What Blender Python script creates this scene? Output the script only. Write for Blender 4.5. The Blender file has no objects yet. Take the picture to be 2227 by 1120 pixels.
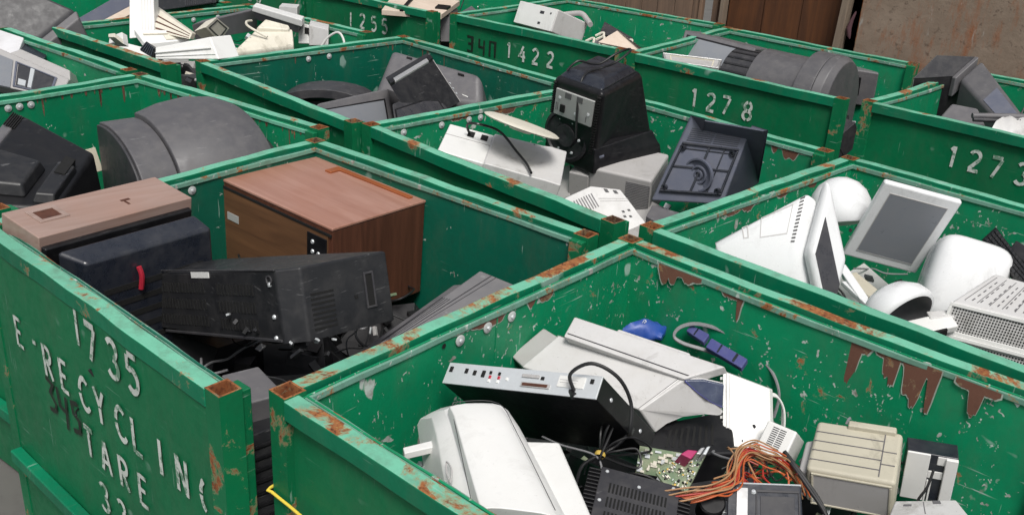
import bpy, bmesh, math, random
from mathutils import Vector, Matrix, Euler
R = math.radians
random.seed(7)
scene = bpy.context.scene
COL = scene.collection

# ------------------------------------------------------------------ camera
cam_d = bpy.data.cameras.new('camera')
cam = bpy.data.objects.new('camera', cam_d)
COL.objects.link(cam)
cam.location = (1.42165, -2.11134, 2.48994)
cam.rotation_euler = (1.159381, -0.056250, 0.725530)
cam_d.sensor_width = 36.0
cam_d.lens = 34.308
cam_d.clip_end = 500
scene.camera = cam

# ------------------------------------------------------------------ sky, sun, exposure
SUN_EL, SUN_AZ = R(58), R(132)          # azimuth clockwise from +Y
w = bpy.data.worlds.new('World'); scene.world = w; w.use_nodes = True
nt = w.node_tree; nt.nodes.clear()
sky = nt.nodes.new('ShaderNodeTexSky'); sky.sky_type = 'NISHITA'; sky.sun_disc = False
sky.sun_elevation = SUN_EL; sky.sun_rotation = SUN_AZ
sky.air_density = 1.0; sky.dust_density = 4.0; sky.ozone_density = 1.0
hs = nt.nodes.new('ShaderNodeHueSaturation'); hs.inputs['Saturation'].default_value = 0.35
bg = nt.nodes.new('ShaderNodeBackground'); bg.inputs['Strength'].default_value = 0.105
ow = nt.nodes.new('ShaderNodeOutputWorld')
nt.links.new(sky.outputs[0], hs.inputs['Color']); nt.links.new(hs.outputs[0], bg.inputs[0]); nt.links.new(bg.outputs[0], ow.inputs[0])
sd = bpy.data.lights.new('sun', 'SUN'); sd.energy = 2.9; sd.angle = R(20); sd.color = (1.0, 0.97, 0.92)
sun = bpy.data.objects.new('sun', sd); COL.objects.link(sun)
sv = Vector((math.sin(SUN_AZ)*math.cos(SUN_EL), math.cos(SUN_AZ)*math.cos(SUN_EL), math.sin(SUN_EL)))
sun.rotation_euler = sv.to_track_quat('Z', 'Y').to_euler(); sun.location = (0, 0, 12)
scene.view_settings.view_transform = 'Standard'; scene.view_settings.look = 'None'
scene.view_settings.exposure = 0.0; scene.view_settings.gamma = 1.0

# ------------------------------------------------------------------ materials
def nodes(name):
    m = bpy.data.materials.new(name); m.use_nodes = True
    t = m.node_tree; t.nodes.clear()
    o = t.nodes.new('ShaderNodeOutputMaterial'); b = t.nodes.new('ShaderNodeBsdfPrincipled')
    t.links.new(b.outputs[0], o.inputs[0])
    return m, t, b
def N(t, typ, **k):
    n = t.nodes.new(typ)
    for a, v in k.items():
        if a in n.inputs: n.inputs[a].default_value = v
        else: setattr(n, a, v)
    return n
def coords(t, scale=(1, 1, 1), rot=(0, 0, 0)):
    tc = N(t, 'ShaderNodeTexCoord'); oi = N(t, 'ShaderNodeObjectInfo')
    mp = N(t, 'ShaderNodeMapping'); mp.inputs['Scale'].default_value = scale; mp.inputs['Rotation'].default_value = rot
    ad = N(t, 'ShaderNodeVectorMath', operation='ADD'); ml = N(t, 'ShaderNodeMath', operation='MULTIPLY'); ml.inputs[1].default_value = 37.0
    t.links.new(oi.outputs['Random'], ml.inputs[0]); t.links.new(tc.outputs['Object'], ad.inputs[0]); t.links.new(ml.outputs[0], ad.inputs[1])
    t.links.new(ad.outputs[0], mp.inputs[0])
    return mp.outputs[0]
def noise(t, vec, scale, detail=4, rough=.6, dist=0):
    n = N(t, 'ShaderNodeTexNoise'); n.inputs['Scale'].default_value = scale; n.inputs['Detail'].default_value = detail
    n.inputs['Roughness'].default_value = rough; n.inputs['Distortion'].default_value = dist
    t.links.new(vec, n.inputs['Vector']); return n.outputs['Fac']
def step(t, fac, lo, hi, a=0., b=1.):
    n = N(t, 'ShaderNodeMapRange'); n.inputs[1].default_value = lo; n.inputs[2].default_value = hi
    n.inputs[3].default_value = a; n.inputs[4].default_value = b; t.links.new(fac, n.inputs[0]); return n.outputs[0]
def mix(t, fac, a, b):
    n = N(t, 'ShaderNodeMix', data_type='RGBA')
    for s, v in ((0, fac), (6, a), (7, b)):
        if isinstance(v, (tuple, list)): n.inputs[s].default_value = (*v, 1)
        elif isinstance(v, (int, float)): n.inputs[s].default_value = v
        else: t.links.new(v, n.inputs[s])
    return n.outputs[2]
def mul(t, a, b, op='MULTIPLY'):
    n = N(t, 'ShaderNodeMath', operation=op)
    for i, v in enumerate((a, b)):
        if isinstance(v, (int, float)): n.inputs[i].default_value = v
        else: t.links.new(v, n.inputs[i])
    return n.outputs[0]
def bump(t, b, h, st=.2, d=.002):
    n = N(t, 'ShaderNodeBump'); n.inputs['Strength'].default_value = st; n.inputs['Distance'].default_value = d
    t.links.new(h, n.inputs['Height']); t.links.new(n.outputs[0], b.inputs['Normal'])
def dk(c, f): return tuple(x*f for x in c)

def plastic(name, col, rough=.45, metal=0., var=.12, dust=.0, dustcol=(.30, .28, .26), scuff=0., spec=.5, fine=.15, grime=0.):
    m, t, b = nodes(name); v = coords(t)
    n1 = noise(t, v, 6, 5); n2 = noise(t, v, 45, 3); n3 = noise(t, v, 16, 6, .7)
    c = mix(t, n1, dk(col, 1-var), dk(col, 1+var))
    if dust: c = mix(t, mul(t, step(t, n3, .42, .72), dust), c, dustcol)
    if scuff:
        vs = coords(t, (3, 3, 40), (.5, .3, .9)); ns = noise(t, vs, 5, 3)
        c = mix(t, mul(t, step(t, ns, .66, .70), scuff), c, (.5, .5, .5))
    if grime:
        g1 = noise(t, coords(t, (1, 1, .45)), 7, 8, .75, .6); g2 = noise(t, v, 120, 2)
        c = mix(t, mul(t, step(t, g1, .55, .74), grime), c, dk(dustcol, .45)); c = mix(t, mul(t, step(t, g2, .70, .76), grime), c, dk(dustcol, .3))
    t.links.new(c, b.inputs['Base Color']); b.inputs['Metallic'].default_value = metal
    b.inputs['Specular IOR Level'].default_value = spec
    t.links.new(step(t, n3, .3, .7, max(.05, rough-.1), min(1, rough+.16)), b.inputs['Roughness'])
    bump(t, b, n2, fine, .001)
    return m
def wood(name, c1, c2, axis=0, rough=.5, scale=1.0, stain=None, spec=.4):
    m, t, b = nodes(name); s = [14*scale]*3; s[axis] = 1.0*scale
    v = coords(t, tuple(s)); n = noise(t, v, 2.2, 6, .65, .6); v2 = coords(t); n2 = noise(t, v2, 3, 4)
    c = mix(t, step(t, n, .3, .7), c1, c2)
    c = mix(t, step(t, n2, .4, .75, 0, .45), c, stain or dk(c1, .6))
    t.links.new(c, b.inputs['Base Color']); b.inputs['Roughness'].default_value = rough
    b.inputs['Specular IOR Level'].default_value = spec
    bump(t, b, n, .15, .002)
    return m
RUST = (.20, .062, .022); RUSTD = (.060, .020, .012); RUSTL = (.36, .15, .055)
def paint(name, col, rust=.0, chips=0., scuffs=0., streak=0., rough=.42, blot=.25, rustscale=7., dirt=0., spots=False, worn=0.):
    """enamel on steel: blotchy colour, chips to primer or steel, thin scratches, patches of rust"""
    m, t, b = nodes(name); v = coords(t)
    n1 = noise(t, v, 3.0, 5, .6); n2 = noise(t, v, 22, 5, .65); n3 = noise(t, v, 90, 2)
    c = mix(t, n1, dk(col, 1-blot), dk(col, 1+blot))
    c = mix(t, step(t, n2, .5, .8, 0, .35), c, dk(col, .55))
    if dirt:
        nd = noise(t, coords(t, (1, 1, .35)), 9, 6, .7); c = mix(t, step(t, nd, .48, .75, 0, dirt), c, (.10, .11, .08))
    c = mix(t, step(t, noise(t, v, 1.3, 6, .62, .5), .46, .74, 0, .55), c, dk(col, .5))
    rg = step(t, n2, .3, .7, rough-.12, rough+.16)
    if worn: c = mix(t, step(t, noise(t, v, 26, 5, .7), .50, .58, 0, worn), c, GREEN)
    if scuffs:
        for rot, sc in (((.3, 1.1, .2), (2.5, 2.5, 60)), ((1.2, .4, .9), (50, 3, 3)), ((.1, .7, 1.3), (3, 55, 4))):
            ns = noise(t, coords(t, sc, rot), 2.0, 2, .5); nm = noise(t, coords(t, (1, 1, 1), rot), 5, 2)
            f = mul(t, step(t, ns, .685, .72), step(t, nm, .52, .6)); c = mix(t, mul(t, f, scuffs), c, (.36, .50, .44))
    if chips:
        for sc, rot, st, rad in ((11, (.2, .5, .3), (1, 1, .42), .25), (19, (.9, .2, .6), (1, .5, 1.), .27), (34, (0, .4, 0), (1, 1, .8), .30)):
            vv = coords(t, tuple(q for q in st), rot)
            nz = N(t, 'ShaderNodeTexNoise'); nz.inputs['Scale'].default_value = sc*1.5; nz.inputs['Detail'].default_value = 3; t.links.new(vv, nz.inputs['Vector'])
            am = N(t, 'ShaderNodeVectorMath', operation='MULTIPLY_ADD'); am.inputs[1].default_value = (.09,)*3
            t.links.new(nz.outputs['Color'], am.inputs[0]); t.links.new(vv, am.inputs[2])
            vo = N(t, 'ShaderNodeTexVoronoi'); vo.inputs['Scale'].default_value = sc; t.links.new(am.outputs[0], vo.inputs['Vector'])
            sep = N(t, 'ShaderNodeSeparateColor'); t.links.new(vo.outputs['Color'], sep.inputs[0])
            keep = step(t, sep.outputs[0], 1-chips*.42, 1-chips*.42+.02)
            inside = step(t, vo.outputs['Distance'], rad*.8, rad*.62, 0, 1)
            f = mul(t, keep, inside)
            core = step(t, n2, .38, .60)
            c = mix(t, f, c, mix(t, core, (.50, .58, .53), mix(t, sep.outputs[1], (.20, .17, .14), (.42, .44, .42))))
    if rust:
        nr = noise(t, v, rustscale, 8, .72, .4)
        e = step(t, nr, .665-rust*.26, .70-rust*.26)
        e2 = step(t, nr, .645-rust*.26, .665-rust*.26)
        c = mix(t, mul(t, e2, .6), c, (.30, .26, .15))
        rc = mix(t, step(t, n2, .35, .7), RUST, RUSTL); rc = mix(t, step(t, n3, .5, .75), rc, RUSTD)
        if spots: rc = mix(t, step(t, n3, .42, .30, 0, .6), rc, (.34, .24, .08))
        c = mix(t, e, c, rc)
        rg = mul(t, rg, mul(t, e, .4), 'ADD')
    if streak:
        nv = noise(t, coords(t, (16, 16, .9)), 2.0, 4, .6); c = mix(t, step(t, nv, .63, .72, 0, streak), c, RUSTD)
    t.links.new(c, b.inputs['Base Color']); t.links.new(rg, b.inputs['Roughness'])
    b.inputs['Specular IOR Level'].default_value = .35
    bump(t, b, mul(t, n1, n2, 'ADD'), .25, .004)
    return m

GREEN = (.004, .155, .060); GIN = (.004, .250, .108); MINT = (.16, .47, .325)
M = {}
M['green'] = paint('green_enamel', GREEN, scuffs=.30, blot=.18, dirt=.22)
M['green_in'] = paint('green_enamel_inside', GIN, chips=.20, scuffs=.55, blot=.2, dirt=.28)
M['green_worn'] = paint('green_enamel_battered', GIN, rust=.02, chips=.80, scuffs=.95, blot=.2, dirt=.30)
M['green_streak'] = paint('green_enamel_streaked', dk(GIN, .85), chips=.10, scuffs=.5, blot=.2, dirt=.30)
M['green_dark'] = paint('green_enamel_dull', (.004, .115, .070), chips=.14, scuffs=.6, blot=.2, dirt=.28)
M['rail'] = paint('green_rail', (.003, .175, .085), rust=.16, scuffs=.6, rustscale=5, dirt=.25)
M['mint'] = paint('pale_mint_paint', MINT, rust=.27, scuffs=.4, blot=.2, rustscale=5, dirt=.75, rough=.5)  # paler mint, set on the top faces of the rails
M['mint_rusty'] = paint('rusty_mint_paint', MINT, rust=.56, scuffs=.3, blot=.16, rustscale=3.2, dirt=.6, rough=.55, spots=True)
M['lip'] = paint('worn_lip_paint', (.16, .34, .26), rust=.38, chips=.6, rustscale=8, dirt=.8, rough=.5)
M['post'] = paint('post_paint', GREEN, rust=.34, scuffs=.4, rustscale=6)
M['rusty'] = paint('rusted_edge', (.12, .06, .035), rust=.9, rustscale=9, rough=.7)
M['peel'] = paint('peeled_brown_steel', (.16, .074, .050), rust=.30, rustscale=14, blot=.35, rough=.7)
M['primer'] = plastic('flaked_paint_edge', (.34, .40, .34), .7, var=.3, dust=.4, dustcol=(.12, .10, .07))
M['white_paint'] = paint('white_sign_paint', (.60, .64, .60), scuffs=0, blot=.12, rough=.6, worn=.75)
M['black_paint'] = plastic('black_marker_paint', (.010, .018, .012), .5)
M['black'] = plastic('black_plastic', (.0075, .0075, .009), .40, dust=.015, scuff=.05, spec=.4)
M['black2'] = plastic('dusty_black_plastic', (.017, .0175, .020), .40, dust=.05, scuff=.14, spec=.45)
M['void'] = plastic('dark_opening', (.004, .004, .004), .8)
M['char'] = plastic('charcoal_plastic', (.038, .038, .043), .45, dust=.10, scuff=.10, spec=.4)
M['grey'] = plastic('mid_grey_plastic', (.115, .112, .120), .5, dust=.15, scuff=.1)
M['slate'] = plastic('slate_grey_plastic', (.105, .115, .155), .42, dust=.12, scuff=.1)
M['dgrey'] = plastic('dull_grey_plastic', (.088, .086, .093), .48, dust=.12, scuff=.12)
M['midgrey'] = plastic('worn_grey_plastic', (.17, .165, .172), .5, dust=.15, scuff=.15)
M['bluegrey'] = plastic('blue_grey_plastic', (.20, .21, .25), .42, dust=.12, scuff=.1)
M['navy'] = plastic('blue_black_plastic', (.014, .017, .026), .30, dust=.06, scuff=.06, spec=.8)
M['lgrey'] = plastic('light_grey_plastic', (.40, .39, .385), .45, grime=.5, dust=.12, dustcol=(.25, .22, .18))
M['pgrey'] = plastic('pale_grey_plastic', (.56, .555, .55), .42, dust=.16, dustcol=(.3, .27, .22), scuff=.15, grime=.6)
M['white'] = plastic('white_plastic', (.72, .72, .705), .38, dust=.08, dustcol=(.40, .37, .31), var=.05, scuff=.12, grime=.22)
M['iwhite'] = plastic('glossy_white_plastic', (.73, .74, .75), .24, var=.03, dust=.08, dustcol=(.42, .41, .37), grime=.35)
M['cream'] = plastic('cream_plastic', (.58, .54, .43), .5, dust=.12, dustcol=(.3, .26, .18))
M['beige'] = plastic('beige_plastic', (.48, .45, .36), .48, grime=.5, dust=.15, dustcol=(.28, .25, .18))
M['yelwhite'] = plastic('yellowed_white_plastic', (.68, .645, .55), .5, grime=.6, dust=.2, dustcol=(.35, .3, .2))
M['screen'] = plastic('grey_screen_glass', (.20, .212, .235), .34, var=.06, dust=.12, fine=.0, spec=.6)
M['screen_dark'] = plastic('dark_screen_glass', (.040, .040, .046), .30, var=.06, dust=.1, fine=.0, spec=.6)
M['lens'] = plastic('blue_tinted_cover', (.06, .075, .13), .15, var=.4, dust=.3, dustcol=(.22, .25, .31))
M['steel'] = plastic('galvanised_steel', (.66, .69, .71), .36, metal=.35, var=.12, dust=.2)
M['silver'] = plastic('silver_trim', (.62, .62, .62), .3, metal=.6)
M['label'] = plastic('paper_label', (.70, .70, .68), .6, var=.06, dust=.15)
M['label_grey'] = plastic('grey_label', (.40, .41, .40), .5, dust=.1)
M['blue'] = plastic('blue_plastic', (.020, .07, .33), .35, dust=.1)
M['violet'] = plastic('violet_blue_plastic', (.070, .074, .22), .45, dust=.12)
M['pink'] = plastic('magenta_plastic', (.36, .022, .11), .45)
M['red'] = plastic('red_plastic', (.40, .02, .04), .4)
M['orange'] = plastic('orange_wire_sheath', (.46, .10, .028), .45, var=.4, dust=.2, dustcol=(.12, .07, .05))
M['redwire'] = plastic('red_wire_sheath', (.36, .03, .02), .45)
M['ywire'] = plastic('tan_wire_sheath', (.34, .18, .08), .5, dust=.2)
M['cable'] = plastic('black_cable_sheath', (.012, .012, .013), .4)
M['gcable'] = plastic('grey_cable_sheath', (.20, .20, .21), .5)
M['wcable'] = plastic('white_cable_sheath', (.62, .62, .60), .5)
M['tie'] = plastic('yellow_tie', (.60, .42, .09), .5)
M['strap'] = plastic('yellow_strap', (.72, .55, .06), .6)
M['pcb'] = plastic('circuit_board_green', (.13, .19, .11), .5, var=.6, dust=.5, dustcol=(.45, .42, .30))
M['cardboard'] = wood('pale_fibreboard', (.58, .47, .38), (.66, .56, .47), 0, .8)
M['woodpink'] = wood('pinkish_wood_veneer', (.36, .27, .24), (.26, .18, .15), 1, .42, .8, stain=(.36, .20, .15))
M['skylit_woodtop'] = wood('skylit_reddish_veneer', (.40, .225, .175), (.30, .15, .11), 0, .34, .8, stain=(.28, .10, .05))  # reddish wood, lightened to paint in the sky's reflection on the top
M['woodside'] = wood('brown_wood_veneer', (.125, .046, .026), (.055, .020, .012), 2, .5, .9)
M['woodback'] = wood('raw_fibreboard', (.17, .082, .036), (.095, .044, .020), 0, .7, .6, stain=(.10, .05, .02))
M['woodtrim'] = wood('orange_wood_trim', (.34, .10, .035), (.24, .07, .025), 0, .35, .8)
M['plank'] = wood('weathered_plank', (.26, .165, .11), (.13, .085, .06), 2, .8, .7, stain=(.11, .085, .07))
M['plankred'] = wood('rust_stained_panel', (.15, .055, .018), (.06, .024, .011), 2, .75, .5, stain=(.05, .02, .01))
M['post_wood'] = wood('pale_timber', (.27, .21, .155), (.17, .13, .10), 2, .8, 1.)

# ------------------------------------------------------------------ mesh helpers
def V3(p): return Vector(p)
class MB:
    """collects shapes and links them as ONE mesh object"""
    def __init__(s): s.v = []; s.f = []; s.m = []
    def add(s, vs, fs, mi=0):
        o = len(s.v); s.v += [tuple(p) for p in vs]; s.f += [tuple(i+o for i in f) for f in fs]; s.m += [mi]*len(fs); return s
    def hexa(s, c, mi=0, faces='LRFBDT'):
        F = dict(L=(0, 1, 3, 2), R=(4, 6, 7, 5), F=(0, 4, 5, 1), B=(2, 3, 7, 6), D=(0, 2, 6, 4), T=(1, 5, 7, 3))
        c = [V3(p) for p in c]
        fl = [F[k] for k in faces]
        vol = (c[4]-c[0]).cross(c[2]-c[0]).dot(c[1]-c[0])
        if vol < 0: fl = [f[::-1] for f in fl]
        return s.add(c, fl, mi)
    def box(s, ctr, size, rot=None, mi=0):
        c = []
        for i in (-.5, .5):
            for j in (-.5, .5):
                for k in (-.5, .5):
                    p = Vector((i*size[0], j*size[1], k*size[2]))
                    if rot is not None: p = rot @ p
                    c.append(p+Vector(ctr))
        return s.hexa(c, mi)
    def prism(s, poly, vec, mi=0):
        poly = [V3(p) for p in poly]; vec = V3(vec); n = len(poly)
        nn = Vector((0, 0, 0))
        for i in range(n): nn += poly[i].cross(poly[(i+1) % n])
        if nn.dot(vec) > 0: poly = poly[::-1]
        vs = poly+[p+vec for p in poly]
        fs = [tuple(range(n)), tuple(reversed(range(n, 2*n)))]+[(i+n, (i+1) % n+n, (i+1) % n, i) for i in range(n)]
        return s.add(vs, fs, mi)
    def slab(s, q, l0, l1, mi=0, out=None):
        q = [V3(p) for p in q]; n = (q[1]-q[0]).cross(q[3]-q[0]).normalized()
        if out is not None and n.dot(out) < 0: n = -n
        return s.prism([p+n*l1 for p in q], n*(l0-l1), mi)
    def tube(s, pts, r, n=8, mi=0, res=5, closed=False):
        P = [V3(p) for p in pts]; Q = []
        if len(P) > 2 and res > 1:
            for i in range(len(P)-1):
                a, b, c, d = P[max(i-1, 0)], P[i], P[i+1], P[min(i+2, len(P)-1)]
                for k in range(res):
                    t = k/res; Q.append(.5*((2*b)+(c-a)*t+(2*a-5*b+4*c-d)*t*t+(3*b-a-3*c+d)*t**3))
            Q.append(P[-1])
        else: Q = P
        up = None; vs = []
        for i, p in enumerate(Q):
            d = (Q[min(i+1, len(Q)-1)]-Q[max(i-1, 0)])
            d = d.normalized() if d.length > 1e-9 else Vector((0, 0, 1))
            if up is None: up = d.orthogonal().normalized()
            up = (up-d*up.dot(d)); up = up.normalized() if up.length > 1e-6 else d.orthogonal().normalized()
            sd_ = d.cross(up)
            vs += [p+(up*math.cos(2*math.pi*k/n)+sd_*math.sin(2*math.pi*k/n))*r for k in range(n)]
        fs = []
        for i in range(len(Q)-1):
            for k in range(n): fs.append((i*n+k, i*n+(k+1) % n, (i+1)*n+(k+1) % n, (i+1)*n+k))
        fs += [tuple(reversed(range(n))), tuple(range((len(Q)-1)*n, len(Q)*n))]
        return s.add(vs, fs, mi)
    def lathe(s, prof, ctr, axis=(0, 0, 1), n=28, mi=0, sx=1., ref=None, a0=0., a1=2*math.pi):
        """prof: (radius, height) pairs"""
        ax = V3(axis).normalized(); u = (V3(ref)-ax*V3(ref).dot(ax)).normalized() if ref else ax.orthogonal().normalized(); w_ = ax.cross(u)
        full = abs(a1-a0-2*math.pi) < 1e-4; m = n if full else n+1; vs = []
        for r, h in prof:
            for k in range(m):
                a = a0+(a1-a0)*k/n
                vs.append(V3(ctr)+ax*h+(u*math.cos(a)*sx+w_*math.sin(a))*max(r, 1e-4))
        fs = []
        for i in range(len(prof)-1):
            for k in range(n): fs.append((i*m+k, i*m+(k+1) % m, (i+1)*m+(k+1) % m, (i+1)*m+k))
        return s.add(vs, fs, mi)
    def loft(s, rings, mi=0, cap=True, closed=True):
        n = len(rings[0]); vs = [p for r in rings for p in r]; fs = []
        for i in range(len(rings)-1):
            for k in range(n if closed else n-1): fs.append((i*n+k, i*n+(k+1) % n, (i+1)*n+(k+1) % n, (i+1)*n+k))
        if cap: fs += [tuple(reversed(range(n))), tuple(range((len(rings)-1)*n, len(rings)*n))]
        return s.add(vs, fs, mi)
    def build(s, name, mats, parent=None, bevel=0., seg=2, ang=38, label=None, loc=None, subsurf=0, recalc=False):
        me = bpy.data.meshes.new(name); me.from_pydata(s.v, [], s.f)
        if not isinstance(mats, (list, tuple)): mats = [mats]
        for k in mats: me.materials.append(M[k] if isinstance(k, str) else k)
        for p, i in zip(me.polygons, s.m): p.material_index = i; p.use_smooth = True
        me.validate(); me.update()
        if recalc:
            b = bmesh.new(); b.from_mesh(me); bmesh.ops.recalc_face_normals(b, faces=b.faces); b.to_mesh(me); b.free()
        me.set_sharp_from_angle(angle=R(ang))
        o = bpy.data.objects.new(name, me); COL.objects.link(o)
        if parent: o.parent = parent
        if loc: o.location = loc
        if bevel:
            md = o.modifiers.new('bevel', 'BEVEL'); md.width = bevel; md.segments = seg; md.limit_method = 'ANGLE'; md.angle_limit = R(25); md.harden_normals = True
        if subsurf:
            md = o.modifiers.new('sub', 'SUBSURF'); md.levels = subsurf; md.render_levels = subsurf
        if label: o['label'] = label
        return o
def tag(o, label, cat, group=None, kind=None):
    if label: o['label'] = label
    if cat: o['category'] = cat
    if group: o['group'] = group
    if kind: o['kind'] = kind
    return o
def thing(name, label, cat, loc, group=None):
    o = bpy.data.objects.new(name, None); COL.objects.link(o); o.location = loc; o.empty_display_size = .1
    return tag(o, label, cat, group)

# hexahedral blocks: corner i*4+j*2+k (i across, j back, k up), relative to the thing's base
def hx(key, base=None):
    l, c = HX[key]; d = V3(l)-V3(HX[base or key][0])
    return [V3(p)+d for p in c]
def quad(c, face):
    F = dict(L=(0, 2, 3, 1), R=(4, 6, 7, 5), F=(0, 4, 5, 1), B=(2, 6, 7, 3), D=(0, 4, 6, 2), T=(1, 5, 7, 3))[face]
    q = [c[i] for i in F]; ctr = sum(c, Vector())/8
    out = sum(q, Vector())/4-ctr
    return q, out
def bil(q, u, v): return (q[0]*(1-u)+q[1]*u)*(1-v)+(q[3]*(1-u)+q[2]*u)*v
def sub(q, u0, v0, u1, v1): return [bil(q, u0, v0), bil(q, u1, v0), bil(q, u1, v1), bil(q, u0, v1)]
def patch(mb, c, face, u0, v0, u1, v1, l0=-.002, l1=.002, mi=0):
    q, out = quad(c, face); return mb.slab(sub(q, u0, v0, u1, v1), l0, l1, mi, out)
def slots(mb, c, face, u0, v0, u1, v1, nu, nv, fu=.5, fv=.8, l1=.0012, mi=0):
    for i in range(nu):
        for j in range(nv):
            a = u0+(u1-u0)*i/nu; b = v0+(v1-v0)*j/nv
            patch(mb, c, face, a, b, a+(u1-u0)/nu*fu, b+(v1-v0)/nv*fv, -.004, l1, mi)
    return mb
def frame(mb, c, face, u0, v0, u1, v1, wu, wv, l0, l1, mi=0):
    for a in ((u0, v0, u1, v0+wv), (u0, v1-wv, u1, v1), (u0, v0+wv, u0+wu, v1-wv), (u1-wu, v0+wv, u1, v1-wv)):
        patch(mb, c, face, *a, l0, l1, mi)
    return mb
def scaled(c, f):
    m = sum(c, Vector())/8; return [m+(p-m)*f for p in c]
def extr(c, face, u0, v0, u1, v1, d, shrink=1.):
    """a block standing d out of a face"""
    q, out = quad(c, face); q = sub(q, u0, v0, u1, v1); n = (q[1]-q[0]).cross(q[3]-q[0]).normalized()
    if n.dot(out) < 0: n = -n
    m = sum(q, Vector())/4; t = [m+(p-m)*shrink+n*d for p in q]
    q = [p-n*.003 for p in q]
    # order as hexa with T = outer face
    return [q[0], t[0], q[3], t[3], q[1], t[1], q[2], t[2]]
def block(key, name, mat, parent, bevel=.008, base=None, seg=3):
    return MB().hexa(hx(key, base)).build(name, mat, parent, bevel, seg)
def rot(x=0, y=0, z=0): return Euler((R(x), R(y), R(z))).to_matrix()

# stroke lettering (unit height, about 0.6 wide)
def arc(cx, cy, rx, ry, a0, a1, n=10): return [(cx+rx*math.cos(R(a0+(a1-a0)*i/n)), cy+ry*math.sin(R(a0+(a1-a0)*i/n))) for i in range(n+1)]
GL = {
 '0': [arc(.3, .5, .27, .46, 95, 265), arc(.3, .5, .27, .46, 275, 445)],
 '1': [[(.12, .80), (.26, .96)], [(.30, 1.0), (.30, 0)]],
 '1b': [[(.30, 1.0), (.30, 0)]],
 '2': [arc(.3, .72, .24, .25, 160, -40)+[(.10, .10)], [(.05, .04), (.56, .04)]],
 '3': [arc(.28, .74, .23, .23, 150, -70), arc(.28, .26, .26, .25, 80, -150)],
 '4': [[(.38, 1.0), (.02, .32), (.58, .32)], [(.42, .70), (.42, 0)]],
 '5': [[(.52, .96), (.12, .96)], [(.10, .92), (.08, .55)]+arc(.28, .32, .26, .29, 120, -140)],
 '6': [arc(.3, .28, .25, .26, 0, 360), [(.06, .36), (.30, .98)]],
 '7': [[(.04, .95), (.54, .95)], [(.54, .90), (.20, 0)]],
 '8': [arc(.3, .74, .21, .22, 100, 260), arc(.3, .74, .21, .22, 280, 440), arc(.3, .26, .25, .24, 100, 260), arc(.3, .26, .25, .24, 280, 440)],
 'E': [[(.08, 1.0), (.08, 0)], [(.13, .96), (.50, .96)], [(.13, .52), (.42, .52)], [(.13, .04), (.52, .04)]],
 'R': [[(.08, 1.0), (.08, 0)], [(.13, .96), (.30, .96)]+arc(.30, .73, .22, .22, 80, -90)+[(.14, .50)], [(.28, .46), (.54, 0)]],
 'C': [arc(.34, .5, .30, .47, 50, 175), arc(.34, .5, .30, .47, 188, 318)],
 'Y': [[(.03, 1.0), (.28, .52)], [(.55, 1.0), (.30, .52)], [(.29, .46), (.29, 0)]],
 'L': [[(.08, 1.0), (.08, 0)], [(.13, .04), (.50, .04)]],
 'I': [[(.2, 1.0), (.2, 0)]],
 'N': [[(.08, 1.0), (.08, 0)], [(.12, .96), (.48, .06)], [(.52, 1.0), (.52, 0)]],
 'G': [arc(.34, .5, .30, .47, 118, 178), arc(.34, .5, .30, .47, 186, 250)],
 'T': [[(.02, .96), (.56, .96)], [(.29, .91), (.29, 0)]],
 'A': [[(.26, 1.0), (.03, 0)], [(.30, 1.0), (.56, 0)], [(.15, .34), (.43, .34)]],
 '-': [[(.08, .5), (.36, .5)]],
 # angular black spray numerals
 'b3': [[(.0, .95), (.5, .95), (.5, .05), (.05, .05)], [(.12, .52), (.46, .52)]],
 'b4': [[(.05, 1.0), (.05, .5), (.45, .5)], [(.5, .95), (.5, 0)]],
 'b0': [[(.02, 0), (.02, .95), (.5, .95), (.5, 0)]],
 's3': [[(.05, .98), (.45, .9), (.2, .58), (.5, .34), (.42, .1), (.05, .04)]],
 's4': [[(.0, 1.0), (.08, .45), (.5, .40)], [(.52, .9), (.42, -.12)]],
 's5': [[(.48, .95), (.08, .85), (.14, .55), (.46, .45), (.45, .1), (.05, .0)]],
}
def ribbon(mb, pts, w_, put, mi=0):
    n = len(pts); P = [Vector(p) for p in pts]; Lf = []; Rt = []
    for i in range(n):
        d = (P[min(i+1, n-1)]-P[max(i-1, 0)]).normalized(); nn = Vector((-d.y, d.x))
        if 0 < i < n-1:
            a = (P[i]-P[i-1]).normalized(); k = 1/max(.45, nn.dot(Vector((-a.y, a.x)))); nn = nn*min(k, 1.6)
        wv = w_*(.5+.06*math.sin(7.3*i+pts[0][0]*31))
        Lf.append(P[i]+nn*wv); Rt.append(P[i]-nn*wv)
    vs = [put(p) for p in Lf]+[put(p) for p in Rt]
    mb.add(vs, [(i, n+i, n+i+1, i+1) for i in range(n-1)], mi)

# ------------------------------------------------------------------ the setting
H_RIM = 1.2
mg, tg, bg_ = nodes('yard_concrete'); vg = coords(tg)
cg = mix(tg, noise(tg, vg, .8, 8, .7), (.075, .072, .068), (.15, .145, .135)); cg = mix(tg, step(tg, noise(tg, vg, 4, 6), .5, .7, 0, .6), cg, (.045, .042, .04))
tg.links.new(cg, bg_.inputs['Base Color']); bg_.inputs['Roughness'].default_value = .85; M['ground'] = mg
g = MB().add([(-150, -150, 0), (150, -150, 0), (150, 150, 0), (-150, 150, 0)], [(0, 1, 2, 3)]).build('ground', 'ground'); tag(g, None, None, kind='structure')
g['label'] = 'stained concrete yard under the bins'

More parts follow.
